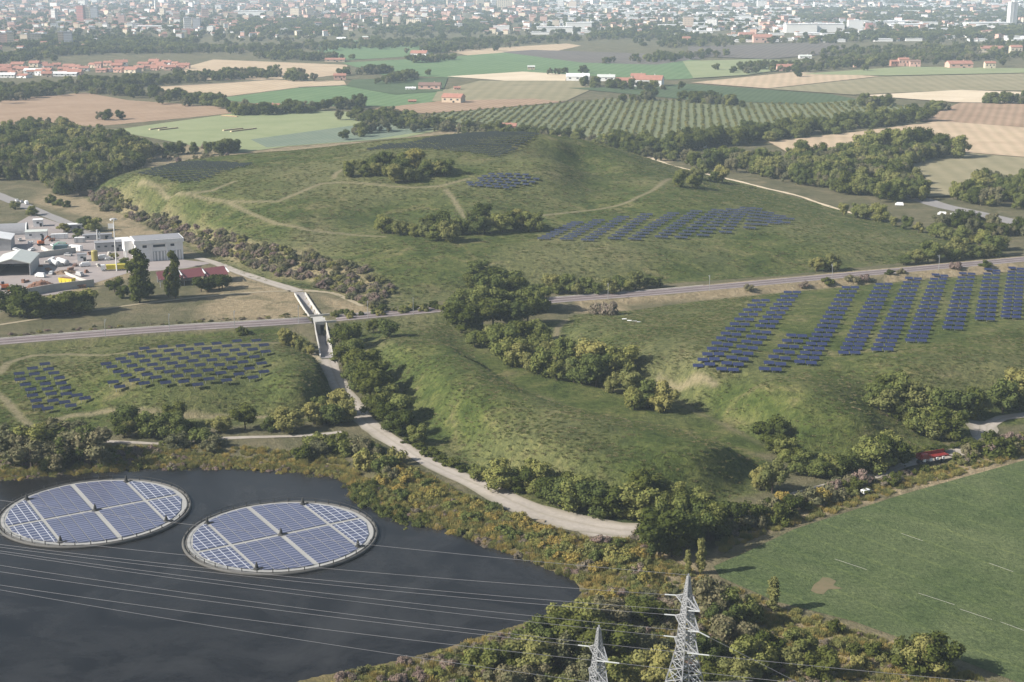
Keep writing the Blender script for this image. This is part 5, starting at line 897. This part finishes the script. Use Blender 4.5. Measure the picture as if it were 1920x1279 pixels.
t, k = place('skip_container', 'bright yellow open skip in front of the scrap heap', 'skip', 126, 530, radians(-22)); MB().box((0, 0, 1.3), (7.5, 3, 2.3), top=1.1).build('tub', M_yel, t); MB().box((0, 0, 2.47), (7.3, 2.9, .06)).build('load', M_rust, t); [MB().box((x, -1.62, 1.3), (.2, .2, 2.1)).build('rib', M_yel, t) for x in (-2.4, 0, 2.4)]
def vehicle(u, v, rz, lab, m_, van=False, group=None):
    t, k = place('van' if van else 'parked_car', lab, 'van' if van else 'car', u, v, rz, group); L, H = (5.6, 2.2) if van else (4.3, 1.4)
    MB().box((0, 0, .4 + H * .3), (L, 1.9, H * .55), top=.96).build('body', m_, t); MB().box((.25 if not van else .3, 0, .4 + H * .68), (L * (.55 if not van else .85), 1.75, H * .4), top=.82).build('cabin', GLS if not van else m_, t); MB().box((.25 if not van else .3, 0, .42 + H * .88), (L * (.44 if not van else .69), 1.45, .07)).build('roof', m_, t)
    for x in (-L * .32, L * .32):
        for s in (-1, 1): wh = MB().bar((x, s * .75, .33), (x, s * .98, .33), .34, 0, 12).build('wheel', M_tyre, t); MB().bar((x, s * .9, .33), (x, s * 1.0, .33), .19, 0, 10).build('rim', M_steel, wh)
    return t
vehicle(76, 520, radians(-20), 'white pick up beside the scrap heap', M_wht, True); vehicle(57, 444, radians(60), 'white car parked left of the small shed', M_wht)
for i, (u, v) in enumerate(((32, 378), (41, 380), (50, 383))): vehicle(u, v, radians(-60), f'pale car parked on the works road verge, {ordw(i + 1)} of three from the left', (M_wht, W_grey, M_wht)[i], i == 2, 'cars on the works road verge')
for i, (u, v) in enumerate(((1686, 386), (1766, 404), (1790, 405), (1800, 403))): vehicle(u, v, radians(-15), f'white van on the main road at right, {ordw(i + 1)} from the left', M_wht, True, 'white vans on the main road')
def heap(name, u, v, w, d, h, m_, lab, cat, seed):
    g = np.random.default_rng(seed); t, k = place(name, lab, cat, u, v, .3); n = 26; xs = np.linspace(-1, 1, n); X, Y = np.meshgrid(xs, xs); r = np.hypot(X, Y); Z = h * np.clip(1 - r ** 1.6, -.1, 1) * (1 + .3 * np.sin(X * 9 + 2 * np.sin(Y * 7)) * np.cos(Y * 8)) + g.uniform(-.12, .22, X.shape) * h * (r < .95); V = np.stack([X * w / 2, Y * d / 2, Z - .1], -1).reshape(-1, 3); ii = np.arange(n * n).reshape(n, n)
    link('pile', np_mesh('pile', V, np.stack([ii[:-1, :-1], ii[:-1, 1:], ii[1:, 1:], ii[1:, :-1]], -1).reshape(-1, 4), [m_]), t)
    b = MB()
    for i in range(60): a, q = g.uniform(0, 6.28), g.uniform(.1, .8); b.box((q * w / 2 * cos(a), q * d / 2 * sin(a), h * (1 - q ** 1.6) + .1), (g.uniform(.4, 2.2), g.uniform(.2, .6), g.uniform(.15, .5)), g.uniform(0, 3))
    b.build('scrap_pieces', m_, t)
heap('scrap_heap', 78, 541, 17, 9, 3.4, M_rust, 'brown scrap heap behind the yard wall', 'scrap heap', 3); heap('scrap_heap', 32, 545, 9, 5, 1.7, paint('orange_rubble', (.42, .17, .10), var=.35, scale=1.2), 'low orange scrap heap next to the excavator', 'scrap heap', 5); heap('soil_heap', 120, 513, 14, 6, 1.6, paint('soil', (.22, .15, .10), var=.3), 'flat brown soil heap below the white tanks', 'soil heap', 8)
def wallrun(px, h, lab, m_=M_conc, th=.5, name='yard_wall'):
    pts = [at(u, v) for u, v in px]; b = MB()
    for a, c in zip(pts, pts[1:]): d_ = (c - a)[:2]; b.box(((a[0] + c[0]) / 2, (a[1] + c[1]) / 2, h / 2 - .1), (np.hypot(*d_) + .3, th, h + .2), atan2(d_[1], d_[0]))
    tag(b.build(name, m_), lab, 'wall')
wallrun([(22,560),(100,546),(176,537)], 3.6, 'long grey concrete wall in front of the scrap heaps'); wallrun([(52,486),(95,480),(142,474)], 3, 'grey concrete wall between hangar and green skip'); wallrun([(78,468),(92,475),(108,477)], 2.2, 'pale short wall angled before the green skip', M_cwhite); wallrun([(122,514),(150,526),(176,534)], 1.4, 'white beam like wall running to the yard corner', M_cwhite)
# farm machine on the track, white hopper by the hedge, box planks on the bank
t, k = place('farm_trailer', 'long red farm trailer with machinery on the track below the right mound', 'trailer', 1748, 868, radians(24)); MB().box((0, .2, 2.2), (11, 2.6, .5)).build('deck', M_red, t); MB().box((0, 1.3, 2.9), (11, .2, 1.3)).build('side_board', M_red, t); MB().box((-3.6, -.4, 2.9), (2.6, 1.8, 1.4), top=.8).build('hopper', M_red, t); MB().bar((5.4, 0, 1.9), (8.2, 0, 1.0), .22).build('drawbar', M_red, t)
for x in (-4.5, -2.9, 2.6):
    for y in (-1.2, 1.2): MB().bar((x, y - .2, .7), (x, y + .2, .7), .7, 0, 16).build('wheel', M_tyre, t)
for x in (-4.2, -1.6, .8, 3.2): MB().box((x, -1.15, 1.7), (.9, .5, .9)).build('pump_unit', W_white, t)
t, k = place('white_hopper', 'small white hopper wagon standing in the hedge above the green field', 'wagon', 1622, 928, radians(30)); MB().box((0, 0, 1.2), (2.2, 1.3, 1.0), top=1.15).build('tub', M_wht, t); MB().bar((1.6, 0, 1.2), (3.4, 0, .6), .12).build('drawbar', W_grey, t); [MB().bar((x, s * .8, .45), (x, s * 1.05, .45), .45, 0, 12).build('wheel', M_tyre, t) for x in (-.9, .9) for s in (-1, 1)]
t, k = place('plank_stack', 'short stack of weathered boards on the bank beside the gravel road', 'boards', 1005, 978, radians(-10)); [MB().box((0, .35 * i - .5, .3 + .1 * (i % 2)), (5, .3, .2)).build('board', paint('weathered_wood', (.30, .25, .18)), t) for i in range(4)]
t, k = place('sheet_pile', 'pile of pale sheets and debris beside the purple bush', 'debris', 1180, 602, radians(-20)); [MB().box((x, y, .25 + .1 * i), (1.9, 1.1, .14), r_).build('sheet', (W_white, W_grey, R_white)[i % 3], t) for i, (x, y, r_) in enumerate([(0, 0, .2), (2.6, -.8, .7), (4.8, -2, .1), (-2.4, .8, .5)])]
# small things standing about the yard
gy = random.Random(5); cars = sorted([(20,500),(96,515),(60,470),(100,462),(128,480),(160,500),(190,486),(150,518),(38,452),(30,470)])
for i, (u, v) in enumerate(cars): m_, c_ = gy.choice([(M_wht, 'white'), (W_grey, 'grey'), (M_blu, 'dark'), (M_wht, 'white')]); vehicle(u, v, gy.uniform(0, 3.1), f'{c_} vehicle standing in the works yard, {ordw(i + 1)} from the left', m_, gy.random() < .4, 'vehicles standing in the yard')
stk = sorted([(88,492),(96,489),(140,500),(160,512),(185,500),(200,488),(168,478),(122,462),(96,452),(55,458),(70,500),(45,530),(150,540),(110,500),(204,478),(226,488),(88,508),(130,508)])
for i, (u, v) in enumerate(stk):
    m_, c_ = gy.choice([(M_conc, 'grey'), (M_rust, 'rusty'), (M_cwhite, 'pale'), (R_brown, 'brown'), (R_white, 'white')]); t, k = place('material_stack', f'low {c_} stack of material in the works yard, {ordw(i + 1)} from the left', 'stack', u, v, gy.uniform(0, 1.5), 'stacks of material in the yard')
    for j in range(gy.randint(2, 4)): MB().box((gy.uniform(-.5, .5) + 1.5 * (j % 2), gy.uniform(-.4, .4), .45 + .85 * (j // 2)), (gy.uniform(1.2, 2.6), gy.uniform(1, 1.8), .8), gy.uniform(-.15, .15)).build('crate', m_, t)
# poly tunnels in the meadow beyond
for i, (a, b_) in enumerate(((( 280,244),(312,240)),((297,245),(333,241)),((418,246),(455,242)),((432,248),(480,242)),((416,218),(446,220)))):
    pa, pb = at(*a), at(*b_); c = (pa + pb) / 2; L = np.hypot(*(pb - pa)[:2]); t = thing('straw_bale_row', f'long low straw bale stack in the meadow, {ordw(sorted(range(5), key=lambda q: (280,297,418,432,416)[q]).index(i) + 1)} from the left', 'straw stack', tuple(c), atan2(*(pb - pa)[:2][::-1]), 'straw stacks in the meadow'); MB().box((0, 0, .6), (L, 2.2, 1.4), top=.96).build('bales', paint('straw', (.40, .33, .19)) if i < 4 else W_yellow, t); MB().box((0, -1.2, .5), (L * .98, .25, 1.0)).build('cover_sheet', R_brown, t)
# ------------------------------------------------------------------ farms and houses on the plain
def house(u, v, wpx, hpx, wm, rm, lab, rz=0.0, dep=.6, name='farmhouse', cat='house', group=None, wins=3):
    p = at(u, v); k = mpp(p); w = wpx * k; h = hpx * k; d = max(6, w * dep); t = thing(name, lab, cat, (p[0], p[1] + d * .3, p[2]), rz, group); rh = min(h * .38, d * .28); eh = h - rh
    walls(t, w, d, eh, wm); rf = MB().gable(w, d, eh - .1, rh, .6).build('roof', rm, t); gable_end(t, w, d, eh, rh * .93, wm)
    for i in range(wins): win(t, -w / 2 + w * (i + .5) / wins, eh * .62, w / wins * .3, eh * .28, d, GLS)
    win(t, w * .12, eh * .2, w / wins * .3, eh * .38, d, DRK, 'door'); MB().box((w * .2, d * .1, eh + rh * .8), (.9, .9, rh * .9)).build('chimney', wm, rf); return t
for a in [(502,212,42,17,W_pink,R_terra,'pink farmhouse with red roof beside the long hedge',.15),(786,108,30,13,W_white,R_terra,'white farmhouse with red roof among trees in the green fields',-.2),(806,168,40,13,W_pink,R_brown,'long pinkish farmstead with brown roof above the pale barn',-.1),(850,193,38,17,W_beige,R_terra,'square beige barn alone on ploughed earth',-.35),(770,169,18,6,W_white,R_white,'low white shed left of the long farmstead',.0),(857,169,12,7,W_pink,R_terra,'tiny pink shed above the beige barn',.1),(773,192,14,5,W_brick,R_terra,'tiny red shed left of the beige barn',.0),(996,131,13,8,W_beige,R_beige if 'R_beige' in globals() else R_pale,'small square hut alone in the wide green field',.0),
 (1084,152,42,14,W_white,R_white,'long white barn left of the big red roofed farm',-.1),(1137,152,32,12,W_white,R_pale,'white barn between the long barn and the farm',-.1),(1173,158,34,12,W_pink,R_terra,'pink farm wing left of the big red roofed farm',-.1),(1217,162,52,20,W_white,R_terra,'big white farmhouse with orange red roof',-.25),(1197,150,26,12,W_cream,R_terra,'smaller red roofed farmhouse behind the big one',-.2),(950,243,36,12,W_brick,R_terra,'dark red farm building just behind the hill crest',-.1),(1310,277,26,8,W_white,R_white,'low white house at the orchard corner',.2),(1860,372,50,20,W_yellow,R_brown,'yellow house with brown roof at the right edge trees',-.2),(1642,296,24,16,W_brick,R_brown,'brown roofed house hidden in the right wood',.5),
 (637,150,22,12,W_pink,R_terra,'pink farmhouse right of the long dark wood',.1),(1472,133,32,12,W_pink,R_terra,'pink house with trees at the stubble field edge',.1),(1607,126,12,14,W_pink,R_terra,'narrow tall pink house left of the right village',.0),(1678,124,16,11,W_brick,R_terra,'red house at the left end of the village trio',.1),(1694,124,18,15,W_pink,R_terra,'tall pink house in the middle of the village trio',.0),(1716,125,18,12,W_pink,R_brown,'rose house at the right end of the village trio',-.1),(1800,128,42,13,W_pink,R_terra,'long pink and white house right of the village trio',.05),(1856,129,18,13,W_cream,R_terra,'small cream house right of the long pink house',.0),(1510,110,22,7,W_white,R_pale,'low white house behind the dark ploughed strip',.0),(1528,79,18,11,W_yellow,R_terra,'bright yellow house below the white factories',.0),(1430,80,34,15,W_pink,R_terra,'big rose house left of the yellow house',.0),(1400,72,28,11,W_pink,R_terra,'pale rose house with red roof behind the big rose house',.1),(1287,80,14,11,W_yellow,R_terra,'small yellow house at the city edge',.0),(1860,98,40,11,W_cream,R_terra,'cream house with terracotta roof at the upper right',.0),(1905,100,20,14,W_cream,R_terra,'cream house at the right picture edge',.0),(685,77,10,9,W_pink,R_pale,'tiny pink tower house by the far green field',.0),(640,79,16,9,W_white,R_white,'white house left of the tiny tower house',.0),(628,116,36,7,W_beige,R_terra,'long low beige shed right of the dark grove',.0),(448,98,18,6,W_white,R_terra,'low white house left of the dark grove',.0)]: house(*a)
# suburb at the left
g = random.Random(21); sub = []
for i in range(46):
    for _ in range(60):
        u = g.uniform(0, 345); v = 150 - u * .052 + g.uniform(-24, 0) * (1 - u / 700)
        if all(abs(u - a) > 9 or abs(v - b_) > 5 for a, b_ in sub): sub.append((u, v)); break
sub.sort(); WM = [W_pink, W_white, W_cream, W_beige, W_yellow]; WN = ['pink', 'white', 'cream', 'beige', 'yellow']; cnt = {}
for u, v in sub:
    i = g.choice([0, 0, 0, 1, 1, 2, 3]); nrm_ = WN[i]; cnt[nrm_] = cnt.get(nrm_, 0) + 1; house(u, v, g.uniform(12, 24), g.uniform(7, 12), WM[i], g.choice([R_terra, R_terra, R_terra]), f'{nrm_} suburban house with red roof, {ordw(cnt[nrm_])} {nrm_} one from the left in the left suburb', g.uniform(-.4, .4), .8, 'suburban_house', 'house', 'houses of the left suburb', 2)
for a in [(70,138,46,9,'long white warehouse at the left of the suburb'),(118,143,50,8,'long white warehouse with red gate beside the suburb houses'),(12,146,30,9,'white warehouse at the left picture edge')]: house(a[0], a[1], a[2], a[3], W_white, R_white, a[4], 0, .4, 'warehouse', 'warehouse', None, 5)
# ------------------------------------------------------------------ the city: windowed blocks, factories, towers
def block_mat(name, c):
    m, nt, b = mat(name); p = nd(nt, 'ShaderNodeTexCoord').outputs['Generated']; s = nd(nt, 'ShaderNodeSeparateXYZ'); nt.links.new(p, s.inputs[0]); cb = nd(nt, 'ShaderNodeCombineXYZ'); nt.links.new(mth(nt, 'ADD', s.outputs[0], s.outputs[1]), cb.inputs[0]); nt.links.new(s.outputs[2], cb.inputs[1])
    br = nd(nt, 'ShaderNodeTexBrick', offset=0.0); nt.links.new(cb.outputs[0], br.inputs['Vector']); br.inputs['Scale'].default_value = 1; br.inputs['Brick Width'].default_value = .142; br.inputs['Row Height'].default_value = .166; br.inputs['Mortar Size'].default_value = .045; br.inputs['Mortar Smooth'].default_value = 0
    br.inputs['Color1'].default_value = (.10, .10, .12, 1); br.inputs['Color2'].default_value = (.16, .15, .15, 1); br.inputs['Mortar'].default_value = (*c, 1); nt.links.new(br.outputs[0], b.inputs['Base Color']); b.inputs['Roughness'].default_value = .8; return m
BW = {'white': block_mat('white_facade', (.72, .70, .67)), 'cream': block_mat('cream_facade', (.64, .55, .42)), 'pink': block_mat('pink_facade', (.58, .38, .32)), 'red': block_mat('red_facade', (.42, .17, .15)), 'grey': block_mat('grey_facade', (.36, .37, .40)), 'beige': block_mat('beige_facade', (.54, .43, .33))}
UB = {k: MB().box((0, 0, .5), (1, 1, 1)).mesh('facade_walls', m_) for k, m_ in BW.items()}; UR = {k: MB().box((0, 0, 1.015), (1.04, 1.04, .03)).mesh('flat_roof', m_) for k, m_ in {'grey': R_grey, 'white': R_white, 'terra': R_terra}.items()}; UP = MB().box((.1, .1, 1.06), (.3, .3, .08)).mesh('roof_hut', R_white); UG = MB().gable(1, 1, 1, .22, .03, th=.03).mesh('pitched_roof', R_terra); UPL = MB().box((0, 0, .5), (1, 1, 1)).mesh('plain_walls', W_white)
def block(u, v, wpx, hpx, c, lab, roof='grey', dep=1.0, cat='apartment block', name='apartment_block', group='apartment blocks of the far city', rz=None):
    p = P0(u, v); k = mpp(p); w, h = wpx * k * .92, hpx * k; t = thing(name, lab, cat, p, g.uniform(-.3, .3) if rz is None else rz, group, (w, w * dep, h)); link('wall', UPL if c == 'plain' else UB[c], t); rf = link('roof', UG if roof == 'gable' else UR[roof], t)
    if roof != 'gable' and h > 14: link('roof_hut', UP, rf)
    return t
for a in [(7,86,14,21,'pink','pink slab block at the left picture edge'),(21,86,12,23,'cream','cream slab block beside the pink one'),(48,83,14,17,'cream','cream block left of the broad cream one'),(68,84,20,19,'cream','broad cream block in the left row'),(115,86,10,24,'beige','beige half of the split tower left of the wood'),(129,87,15,25,'grey','grey half of the split tower left of the wood'),(103,42,9,22,'white','slim white tower at upper left'),(153,40,13,27,'red','tall red tower at upper left'),(166,40,8,25,'cream','slim cream tower touching the red tower'),(178,38,13,22,'grey','grey tower right of the red one'),(207,47,8,20,'cream','slim cream tower near the white roofs'),(229,47,12,18,'pink','pink tower with white stripes at upper left'),(306,34,9,17,'cream','cream tower beside the tall white chimney'),(352,55,14,20,'white','white framed block left of centre'),(370,54,14,18,'grey','grey block with white edge left of centre'),(385,38,14,20,'pink','pink block above the white framed one'),(555,34,18,18,'cream','broad cream tower in the central city'),(581,34,14,17,'cream','smaller cream tower right of the broad one'),(613,30,14,9,'white','white low tower in the central city'),(545,11,13,14,'cream','pale tower near the top centre'),(615,9,10,13,'cream','yellow pale tower near the top'),(722,48,9,15,'cream','left cream tower of the cream pair'),(744,47,14,16,'cream','right cream tower of the cream pair'),(780,47,30,11,'cream','long cream block right of the cream pair'),(1051,16,11,18,'white','left white tower of the pair at top right'),(1075,17,14,14,'beige','right beige tower of the pair at top right'),(946,16,30,20,'cream','cluster like cream tower at top centre'),(925,14,9,18,'white','slim white tower at top centre'),(1290,52,20,20,'beige','beige block at the factory edge'),(1335,52,20,16,'white','white block at the factory edge'),(1385,16,24,11,'pink','pink block at the top right'),(1428,16,18,14,'white','white block at the top right')]: block(*a)
for a in [(1500,61,60,15,'long white factory hall in the right city'),(1553,60,56,14,'grey white factory hall right of the long one'),(1602,60,28,20,'tall white factory cube in the right city'),(940,62,32,13,'beige white factory hall in the middle'),(1040,60,70,9,'low pale factory halls right of the middle'),(1085,55,50,12,'pale factory hall with long roof'),(1700,52,70,7,'long low white roof below the right tower'),(1850,52,80,9,'long white hall at the foot of the right tower'),(1770,62,60,8,'white low hall left of the right tower'),(1660,46,90,6,'flat white roof behind the tall cube'),(690,22,74,5,'very long flat white roof in the central city'),(470,30,60,9,'long cream and red hall above the central park'),(290,55,70,6,'pale low hall under the white chimney')]: block(a[0], a[1], a[2], a[3], 'plain', a[4], 'white', .5, 'factory', 'factory_hall', 'white factory halls', 0)
t = block(1896, 47, 14, 38, 'plain', 'tall white twin slab tower at the right edge', 'white', .8, 'tower', 'twin_tower', None, .2); MB().box((0, -.52, .5), (.12, .06, 1.02)).build('shaft_slot', W_grey, t); MB().box((.2, 0, 1.04), (.5, .9, .1)).build('tower_crown', W_white, t)
p = P0(292, 26); k = mpp(p); t = thing('white_chimney', 'very tall white tapering chimney cut by the top edge', 'chimney', p, 0); MB().lathe((0, 0, 0), [(3.2 * k / 1.6 * .9, 0), (2.0 * k / 1.6, 60 * k)], 16).build('shaft', W_white, t); MB().lathe((0, 0, 60 * k), [(2.3 * k / 1.6, 0), (2.3 * k / 1.6, 2 * k)], 16).build('rim', W_grey, t)
# ordinary blocks and houses, the larger ones one by one, the rest as one mass
zone = lambda u, v: v < (98 if u < 260 else 72 if u < 620 else 58 if u < 900 else 66 if u < 1250 else 80)
c_ind, c_mass = [], []
for i in range(9000):
    u = g.uniform(-120, 2040); v = g.uniform(-14, 98) ** 1.0
    if not zone(u, v): continue
    dens = (.75 if v < 40 else .5) if u < 1250 else (.5 if v < 62 else .16)
    if u < 620 and v > 60: dens *= .55
    if g.random() > dens: continue
    c_ind.append((u, v))
c_ind = [q for q in c_ind if all((q[0] - a) ** 2 + 4 * (q[1] - b_) ** 2 > 30 for a, b_ in c_ind[max(0, c_ind.index(q) - 12):c_ind.index(q)])]
names = []
for u, v in c_ind:
    big = g.random(); fac = u > 1000 and g.random() < .35; kd = 'factory' if fac else 'block' if big < .3 else 'house'
    names.append((u, v, kd, g.uniform(18, 44) if fac else g.uniform(7, 14) if kd == 'block' else g.uniform(5, 10), g.uniform(3, 5) if fac else g.uniform(6, 12) if kd == 'block' else g.uniform(3.2, 5.5), g.choice(['white', 'cream', 'pink', 'beige', 'cream', 'white', 'red', 'grey'])))
scl = lambda q: 1.0 if q[1] > 30 else .8
names.sort(key=lambda q: -q[3] * q[4] * scl(q) * (1 if -10 < q[0] < 1930 and q[1] > 3 else .01)); indiv = names[:150]; rest = names[150:]
BND = lambda v: 'nearest' if v > 70 else 'near' if v > 45 else 'middle' if v > 22 else 'farthest'
keyc = {}
for u, v, kd, w, h, c in sorted(indiv):
    band = BND(v); side = 'left' if u < 640 else 'central' if u < 1280 else 'right'; key = (kd, c, band, side); keyc[key] = keyc.get(key, 0) + 1; nm = {'factory': 'white flat factory hall', 'block': c + ' apartment block', 'house': c + ' walled house'}[kd]
    if kd == 'factory': key = ('f', band, side); keyc[key] = keyc.get(key, 0) + 1
    lab = f'{nm}, {ordw(keyc[key])} from left in the {band} belt of the {side} city'
    if kd == 'factory': block(u, v, w, h, 'plain', lab, 'white', .6, 'factory', 'factory_hall', 'factory halls of the far city', 0)
    elif kd == 'block': block(u, v, w, h, c, lab, g.choice(['grey', 'terra', 'white']), g.uniform(.5, 1.1))
    else: block(u, v, w, h, c, lab, 'gable', g.uniform(.6, 1), 'house', 'town_house', 'houses of the far city')
b = MB(); mats_ = [W_white, W_cream, W_pink, W_beige, W_brick, W_grey, R_terra, R_grey, R_white, R_brown]
for u, v, kd, w, h, c in rest:
    p = P0(u, v); k = mpp(p); w *= k; h *= k * .85; d = w * g.uniform(.5, 1); a = g.uniform(-.6, .6); ci = {'white': 0, 'cream': 1, 'pink': 2, 'beige': 3, 'red': 2, 'grey': 5}[c]
    if kd == 'factory': b.box((p[0], p[1], h / 2), (w, d, h), 0, 0); b.box((p[0], p[1], h + .3), (w + 1, d + 1, .6), 0, 8)
    else:
        b.box((p[0], p[1], h / 2), (w, d, h), a, ci); q = MB().gable(w, d, 0, h * .22 if kd == 'house' else 1.5, .5); ca, sa = cos(a), sin(a); b.add([(p[0] + x * ca - y * sa, p[1] + x * sa + y * ca, h + z) for x, y, z in q.v], q.f, 6 if g.random() < .72 else g.choice([7, 9]))
tag(b.build('city_buildings', mats_), 'hazy mass of small far city houses and blocks', 'city', None, 'stuff'); print('CITY', len(indiv), len(rest))
# ------------------------------------------------------------------ woods need the far module after the crowns exist; light, sky, air
SUN_EL = radians(33); SX, SY = -.955, -.297                       # horizontal direction towards the sun
sun = bpy.data.lights.new('sun', 'SUN'); so = bpy.data.objects.new('sun', sun); COL.objects.link(so); sun.energy = 5.0; sun.angle = radians(.53); sun.color = (1, .95, .88)
import mathutils
dv = mathutils.Vector((SX * cos(SUN_EL), SY * cos(SUN_EL), sin(SUN_EL))); so.rotation_euler = dv.to_track_quat('Z', 'Y').to_euler(); so.location = (-200, 0, 400)
wd = bpy.data.worlds.new('World'); SC.world = wd; wd.use_nodes = True; nt = wd.node_tree; bg = nt.nodes['Background']; sk = nt.nodes.new('ShaderNodeTexSky'); sk.sky_type = 'NISHITA'; sk.sun_disc = False; sk.sun_elevation = SUN_EL; sk.sun_rotation = atan2(SX, SY); sk.air_density = 1.2; sk.dust_density = 2.0; nt.links.new(sk.outputs[0], bg.inputs[0]); bg.inputs[1].default_value = .07
hm = bpy.data.materials.new('haze_air'); hm.use_nodes = True; nt = hm.node_tree; nt.nodes.clear(); o = nt.nodes.new('ShaderNodeOutputMaterial'); v = nt.nodes.new('ShaderNodeVolumePrincipled'); v.inputs['Color'].default_value = (.70, .85, 1, 1); v.inputs['Density'].default_value = HAZE if 'HAZE' in globals() else 0.95e-4; v.inputs['Anisotropy'].default_value = 0; nt.links.new(v.outputs[0], o.inputs['Volume'])
hb = MB().box((0, 8200, 77), (25000, 17400, 166)).build('haze', hm); tag(hb, 'pale blue summer haze over the plain', 'haze', None, 'stuff')
vs = SC.view_settings; vs.view_transform = 'Standard'; vs.look = 'None'; vs.exposure = .76; vs.gamma = 1
SC.cycles.volume_bounces = 1; SC.cycles.max_bounces = 6; SC.cycles.diffuse_bounces = 3; SC.cycles.glossy_bounces = 2; SC.cycles.transparent_max_bounces = 6; SC.cycles.caustics_reflective = False; SC.cycles.caustics_refractive = False
